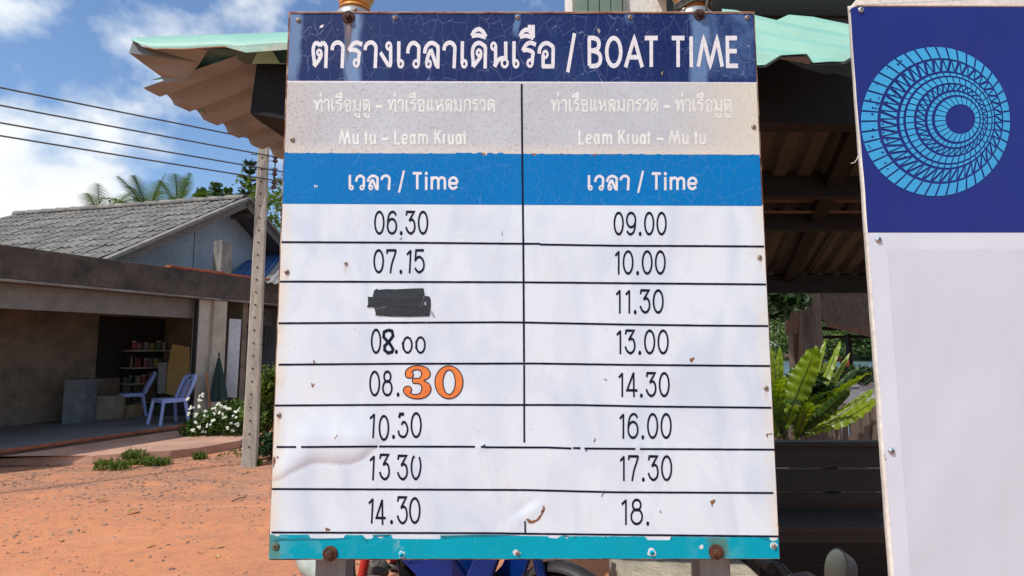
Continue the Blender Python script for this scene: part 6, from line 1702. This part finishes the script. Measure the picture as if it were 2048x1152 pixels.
# ================================================================== VINYL BANNER AT THE RIGHT
BY = 1.30
ban = thing('vinyl_banner', 'white stretched vinyl banner with deep blue top and a pale blue round grid emblem', 'banner', (1.25, BY, 0))
def bl_x(y): return 1697 + (1776 - 1697) * (y - 50) / 1102
def hw(y): return 6.5 + 6 * y / 1152
RB = 2230
def relief(x, y): return .0022 * mnoise.noise(Vector((x * .012, y * .006, 3)))
def BS(px, py, off=0.0): return at(px, py, BY - off - relief(px, py))
def vinyl(name, c, c2, rough=.45):
    s = NT(name); o = s.sep()
    wv = s.math('MULTIPLY', s.math('SINE', s.math('MULTIPLY', o[0], 1900)), s.math('SINE', s.math('MULTIPLY', o[2], 1900)))
    colr = s.mix(s.ramp(s.noise(4, 4), (.35, 0.0), (.7, .8)), c, c2)
    colr = s.mix(1.0, colr, s.ramp(s.math('MULTIPLY_ADD', wv, .5, .5), (0, .97), (1, 1.03)), 'MULTIPLY')
    colr = s.mix(s.ramp(s.noise(3, 6, 0.65, s.map((1.6, 1, .5))), (.52, 0.0), (.72, .35)), colr, tuple(x * .78 + .03 for x in c)); s.set(colr, rough, 0, .3); s.bump(s.noise(9, 4), .25, .004); return s.m
M_bblue = vinyl('banner_blue', (.008, .018, .165), (.012, .025, .20)); M_bwhite = vinyl('banner_white', (.63, .67, .73), (.58, .62, .69)); M_emb = vinyl('emblem_blue', (.045, .36, .66), (.04, .30, .60))
M_edge = plain('banner_hem', (.74, .70, .62), .6, var=.2)
def edgew(y): return 1.2 * mnoise.noise(Vector((y * .012, 5, 0)))
def bgrid(name, m, xl, xr, y0, y1, off, nu=30, nv=40, rip=.0022):
    def fn(u, v):
        y = y0 + (y1 - y0) * v; a = xl(y) if callable(xl) else xl; x = a + (xr - a) * u
        return BS(x, y, off)
    return MB().grid(fn, nu, nv).build(name, m, ban, smooth=60)
bgrid('blue_field', M_bblue, lambda y: bl_x(y) + hw(y) - 1.5 + edgew(y) - (0 if y < 70 else 0), RB, 14, 465, .0, 70, 60)
bgrid('white_field', M_bwhite, lambda y: bl_x(y) + hw(y) - .8 + edgew(y), RB, 465.5, 1300, .0, 70, 60)
bgrid('inner_panel', vinyl('banner_panel', (.575, .61, .67), (.54, .575, .635)), lambda y: 1776 + (y - 500) * .072, 2130, 498, 1230, .0009, 40, 50)
# hem wrapped round the frame, and the frame tube itself
def hem(u, v):
    y = 12 + (1300 - 12) * v; x = bl_x(y) + hw(y) + edgew(y) - hw(y) * math.sin(u * PI / 2) 
    return at(x, y, BY + .028 * (1 - math.cos(u * PI / 2)))
MB().grid(hem, 6, 60).build('hem', M_edge, ban, smooth=60)
fr0 = BS(bl_x(14) + 8, 16); fr1 = BS(bl_x(1300) + 8, 1300)
MB().bar(Vector((fr0.x + .045, BY + .026, fr0.z - .01)), Vector((fr1.x + .045, BY + .026, -.0)), .03, .03, up=(0, 1, 0)).build('frame_upright', M_post, ban)
frr = BS(RB, 14); MB().bar(Vector((frr.x - .02, BY + .026, fr0.z - .01)), Vector((frr.x - .02, BY + .026, 0)), .03, .03, up=(0, 1, 0)).build('frame_upright', M_post, ban)
MB().bar(Vector((fr0.x + .035, BY + .026, fr0.z - .012)), Vector((frr.x, BY + .026, fr0.z - .012)), .03, .03).build('frame_top', M_post, ban)
# folded surplus vinyl over the top corner
fold_ = [(1700, 22), (1697, 13), (1704, 10), (1712, 0), (1722, -8), (1800, -16), (2230, -16), (2230, 13.5), (1716, 11.5), (1706, 16)]
MB().prism([at(x, y, BY - .001) for x, y in fold_], (0, .006, 0)).build('folded_flap', M_edge, ban, bevel=.002)
# emblem: globe-like grid of slanted cells, cut like a tyre
emb = MB(); ECX, ECY, ER = 1871, 243, 149
def em(r, a, off=.0011):
    # rings are nested off-centre, towards the right, so the left cells are the longest
    cx = ECX + (1 - r) * 62; cy = ECY - (1 - r) * 6
    return BS(cx + ER * r * math.cos(a), cy + ER * r * math.sin(a), off)
rings = [(1.0, .845, 44, 0), (.815, .665, 44, 1), (.635, .60, 44, 0), (.575, .50, 40, 0), (.475, .40, 36, 1), (.37, .33, 36, 0), (.30, .20, 24, 0)]
for ri, (ro, rin, nc, kind_) in enumerate(rings):
    for i in range(nc):
        a0 = 2 * PI * (i + .09) / nc + ri * .03; a1 = 2 * PI * (i + .91) / nc + ri * .03; am = (a0 + a1) / 2
        if kind_:   # cells crossed by a diagonal brace
            g_ = (ro - rin) * .16
            emb.add([em(ro, a0), em(ro, a1 - .3 * (a1 - a0)), em(rin + g_, a0)], [(0, 1, 2)])
            emb.add([em(ro - g_, a1), em(rin, a1), em(rin, a0 + .25 * (a1 - a0))], [(0, 1, 2)])
        else:
            emb.add([em(ro, a0), em(ro, am), em(ro, a1), em(rin, a1), em(rin, am), em(rin, a0)], [(0, 1, 2, 3, 4, 5)])
o = emb.build('emblem', M_emb, ban, fixn=False); o['kind'] = 'stuff'
sp_ = MB(); rnd = random.Random(3)
for i in range(46):
    a = rnd.uniform(PI * .75, PI * 1.35); r = rnd.uniform(.70, .97); c = em(r, a, .0015); q_r = rnd.uniform(.0016, .0036)
    sp_.add([c + Vector((q_r * math.cos(t), 0, q_r * .8 * math.sin(t))) for t in [k * PI / 4 for k in range(8)]], [tuple(range(8))])
o = sp_.build('emblem_specks', M_bblue, ban, fixn=False); o['kind'] = 'stuff'
def pan_screw(px, py, r=.0068):
    c = BS(px, py, .0008)
    o = MB().lathe([(r * 1.05, 0), (r, .0014), (r * .8, .0034), (r * .4, .0044), (.0003, .0046)], c, (0, -1, 0), 20).build('screw', M_zinc, ban, smooth=60)
    MB().box(c + Vector((0, -.0044, 0)), (r * .9, .0012, .0013), ry=.5).build('slot', M_hole, o); MB().box(c + Vector((0, -.0043, 0)), (.0013, .0012, r * .9), ry=.5).build('slot', M_hole, o)
for x, y in ((1721.5, 20), (1757, 479.5), (1783, 902)): pan_screw(x, y)
MB().tube([BS(1769, 905, .001), BS(1766, 909, .004), BS(1771, 913, .002), BS(1769, 917, .003)], .0010, 5).build('loose_thread', M_edge, ban)
MB().tube([BS(1716, 312, -.01), BS(1714, 318, -.01), BS(1709, 325, -.01), BS(1702, 327, -.01)], .0008, 5).build('loose_thread', M_edge, ban)

# ================================================================== MOTORBIKES
def bike(label, paint, loc, rz, mirrors=(-1, 1), sc=1.0):
    t = thing('motorbike', label, 'motorbike', loc, rz); t.scale = (sc,) * 3
    Mt = parent_world(t); 
    def W(x, y, z): return Mt @ Vector((x, y, z))
    lat_ = (Mt.to_3x3() @ Vector((0, 1, 0)))
    M_tyre = plain('tyre_rubber', (.010, .009, .009), .9, var=.3, scale=20, bump=.4, spec=.1); M_rim = plain('dull_spokes', (.12, .12, .12), .4, .7, var=.3)
    M_blk = plain('black_plastic', (.015, .015, .017), .55, var=.4, scale=8, c2=(.05, .045, .04)); M_eng = plain('dirty_alloy', (.20, .18, .16), .55, .5, var=.6, scale=12)
    AX = 1.22
    for x in (0, AX):
        w = MB().torus(W(x, 0, .285), lat_, .245, .042, 48, 10, .9).build('wheel', M_tyre, t, smooth=60)
        MB().torus(W(x, 0, .285), lat_, .205, .014, 40, 8, 1.3).build('rim', M_rim, w, smooth=60)
        MB().lathe([(.05, -.05), (.06, -.03), (.06, .03), (.05, .05)], W(x, 0, .285), lat_, 20).build('hub', M_eng, w, smooth=40)
        for k in range(18):
            a = 2 * PI * k / 18; s_ = -1 if k % 2 else 1
            MB().tube([W(x + .05 * math.cos(a + .4 * s_), s_ * .03, .285 + .05 * math.sin(a + .4 * s_)), W(x + .2 * math.cos(a), 0, .285 + .2 * math.sin(a))], .0022, 4).build('spoke', M_rim, w)
        tr = MB()
    # fenders
    def fender(xc, a0, a1, wd, m, rr=.315):
        mb = MB().grid(lambda u, v: W(xc + (rr - .03 * (2 * v - 1) ** 2) * math.cos(a0 + (a1 - a0) * u), (v - .5) * wd, .285 + (rr - .03 * (2 * v - 1) ** 2) * math.sin(a0 + (a1 - a0) * u)), 16, 6)
        return mb.build('fender', m, t, smooth=60, solid=.004)
    fender(AX, R(60), R(160), .10, M_blk, .305); fender(0, R(20), R(175), .15, M_blk, .33)
    # forks, swingarm, shocks
    for s_ in (-1, 1):
        MB().tube([W(AX, .075 * s_, .285), W(AX - .16, .075 * s_, .78)], [.020, .024], 10).build('fork_leg', paint, t, smooth=60)
        MB().tube([W(0, .095 * s_, .285), W(.5, .08 * s_, .34)], .018, 8).build('swingarm', M_eng, t, smooth=60)
        MB().tube([W(.02, .11 * s_, .30), W(.10, .11 * s_, .62)], .024, 10).build('shock', plain('shock_red', (.5, .03, .02), .4), t, smooth=60)
    def pan(name, pts, y, th, m, bev=.008):
        return MB().prism([W(a, y, b) for a, b in pts], lat_ * th).build(name, m, t, bevel=bev)
    # underbone body, side covers, leg shield
    for s_ in (-1, 1):
        y0 = .075 * s_ if s_ > 0 else -.105
        pan('side_cover', [(-.34, .70), (-.30, .62), (.02, .54), (.34, .42), (.48, .45), (.40, .62), (.10, .70)], y0, .03, paint)
        pan('side_decal', [(-.22, .655), (.05, .60), (.34, .50), (.30, .56), (.05, .66)], y0 + (.031 if s_ > 0 else -.001), .0008, plain('pale_decal', (.55, .50, .42), .4, var=.9, scale=14, c2=(.03, .03, .05)), 0)
        y1 = .13 * s_ if s_ > 0 else -.16
        pan('leg_shield', [(.62, .30), (.72, .24), (.86, .34), (.98, .62), (1.02, .86), (.94, .90), (.88, .66), (.76, .44)], y1, .03, paint, .012)
        pan('lower_cover', [(.34, .42), (.62, .30), (.76, .44), (.66, .52), (.44, .56)], y0, .03, paint)
        MB().tube([W(.60, .10 * s_, .25), W(.60, .24 * s_, .25)], .018, 8).build('footpeg', M_blk, t, smooth=40)
        MB().tube([W(.60, .24 * s_, .25), W(.60, .29 * s_, .25)], .02, 8).build('peg_rubber', plain('red_rubber', (.55, .02, .02), .5), t, smooth=40)
    pan('shield_front', [(.90, .60), (1.03, .60), (1.05, .92), (.93, .92)], -.14, .28, paint, .02)
    pan('seat', [(-.42, .74), (-.38, .80), (-.1, .82), (.1, .78), (.40, .77), (.48, .68), (.40, .66), (-.36, .71)], -.12, .24, M_blk, .025)
    pan('tail_cover', [(-.52, .76), (-.50, .68), (-.34, .64), (-.30, .72), (-.42, .76)], -.09, .18, plain('pale_grey_green_plastic', (.28, .34, .29), .5, var=.5, scale=9, c2=(.40, .44, .40)), .02)
    pan('tail_light', [(-.56, .745), (-.545, .69), (-.515, .68), (-.52, .75)], -.06, .12, plain('tail_light_red', (.5, .02, .015), .2), .008)
    # engine, chain case, exhaust
    MB().box(W(.56, 0, .30), (.30, .20, .17), rz=rz).build('engine', M_eng, t, bevel=.02)
    cyl = MB(); 
    for k in range(6): cyl.lathe([(.065, 0), (.065, .012)], W(.70 + k * .02, 0, .33 + k * .004), Mt.to_3x3() @ Vector((1, 0, .2)), 16)
    cyl.build('cylinder_fins', M_eng, t)
    MB().tube([W(.72, -.06, .28), W(.60, -.13, .18), W(.2, -.16, .20), W(-.36, -.17, .34)], [.016, .018, .036, .044], 12).build('exhaust', plain('blued_steel', (.18, .17, .17), .35, .8, var=.5), t, smooth=60)
    MB().lathe([(.02, -.16), (.06, -.14), (.075, -.06), (.075, .08), (.05, .16), (.02, .17)], W(-.24, -.19, .30), Mt.to_3x3() @ Vector((-1, 0, .25)), 18).build('silencer_cover', plain('pale_grey_green_plastic', (.28, .34, .29), .5, var=.5, scale=9, c2=(.40, .44, .40)), t, smooth=50)
    MB().box(W(.26, .12, .31), (.55, .03, .09), rz=rz, ry=-.08).build('chain_case', M_blk, t, bevel=.012)
    for i in range(2): MB().tube([W(.78 + i * .05, -.10, .36), W(.80 + i * .05, -.17, .39)], .014, 8).build('brass_fitting', plain('brass_fitting', (.55, .40, .16), .4, .6), t, smooth=40)
    MB().tube([W(.74, -.12, .40), W(.75, -.17, .36)], .016, 8).build('red_cap', plain('red_rubber', (.55, .02, .02), .5), t, smooth=40)
    # handlebar, headlight, mirrors
    hb = MB().tube([W(.94, -.34, 1.0), W(.97, -.2, 1.02), W(1.0, 0, .98), W(.97, .2, 1.02), W(.94, .34, 1.0)], .013, 8).build('handlebar', M_blk, t, smooth=60)
    for s_ in (-1, 1):
        MB().tube([W(.94, .22 * s_, 1.005), W(.93, .34 * s_, 1.0)], .018, 10).build('grip', M_blk, hb, smooth=50)
    pan('headlight_cowl', [(.94, .92), (1.10, .90), (1.12, .98), (1.04, 1.05), (.95, 1.03)], -.10, .20, paint, .02)
    MB().lathe([(.06, 0), (.065, .01), (.05, .03)], W(1.10, 0, .95), Mt.to_3x3() @ Vector((1, 0, -.1)), 20).build('headlight', plain('lamp_glass', (.6, .6, .6), .1), t, smooth=50)
    for s_ in mirrors:
        MB().tube([W(.94, .24 * s_, 1.01), W(.95, .26 * s_, 1.10), W(.97, .30 * s_, 1.17)], .006, 6).build('mirror_stem', M_blk, t, smooth=50)
        c = W(.97, .31 * s_, 1.20); ax = (Mt.to_3x3() @ Vector((-1, -.1 * s_, .36))).normalized()
        a = Mt.to_3x3() @ Vector((0, .075, 0)); b = ax.cross(a).normalized() * .05
        mo = MB(); mg = MB()
        ring = [c + a * math.cos(x) + b * math.sin(x) for x in [2 * PI * k / 24 for k in range(24)]]
        mo.add(ring + [c + (p - c) * .8 - ax * .03 for p in ring], [tuple(range(24))] + [(k, (k + 1) % 24, 24 + (k + 1) % 24, 24 + k) for k in range(24)] + [tuple(range(24, 48))[::-1]])
        m_ = mo.build('mirror', M_blk, t, smooth=50)
        mg.add([c + (p - c) * .92 + ax * .001 for p in ring], [tuple(range(24))]); mg.build('mirror_glass', plain('mirror_glass', (.45, .47, .47), .12, 1.0, var=0, bump=0, grain=0), m_)
    MB().tube([W(.50, .10, .24), W(.42, .22, .02)], .010, 8).build('side_stand', M_blk, t)
    return t
M_pblue = plain('blue_gloss_paint', (.002, .025, .17), .25, var=.5, scale=3, c2=(.002, .012, .07), bump=0, grain=.03, spec=.25)
Fx, Fy = .235, 2.56
hd = Vector((.80, -.60, 0)).normalized(); rzb = math.atan2(hd.y, hd.x)
bike('blue underbone motorbike parked behind and under the board', M_pblue, (Fx - hd.x * 1.22, Fy - hd.y * 1.22, 0), rzb)
M_pred = plain('dark_red_paint', (.10, .006, .008), .3, var=.3, scale=3, bump=0, grain=.03)
# dark red bike: its near mirror stands at the photographed spot
mpos = at(1671, 1136, 1.56)
rz2 = R(-5); sc2 = .78
off = Matrix.Rotation(rz2, 3, 'Z') @ Vector((.97, -.31, 0)) * sc2
bike('dark red motorbike in shade at the lower right beside the banner', M_pred, (mpos.x - off.x, mpos.y - off.y, mpos.z - 1.20 * sc2), rz2, (-1,), sc2)
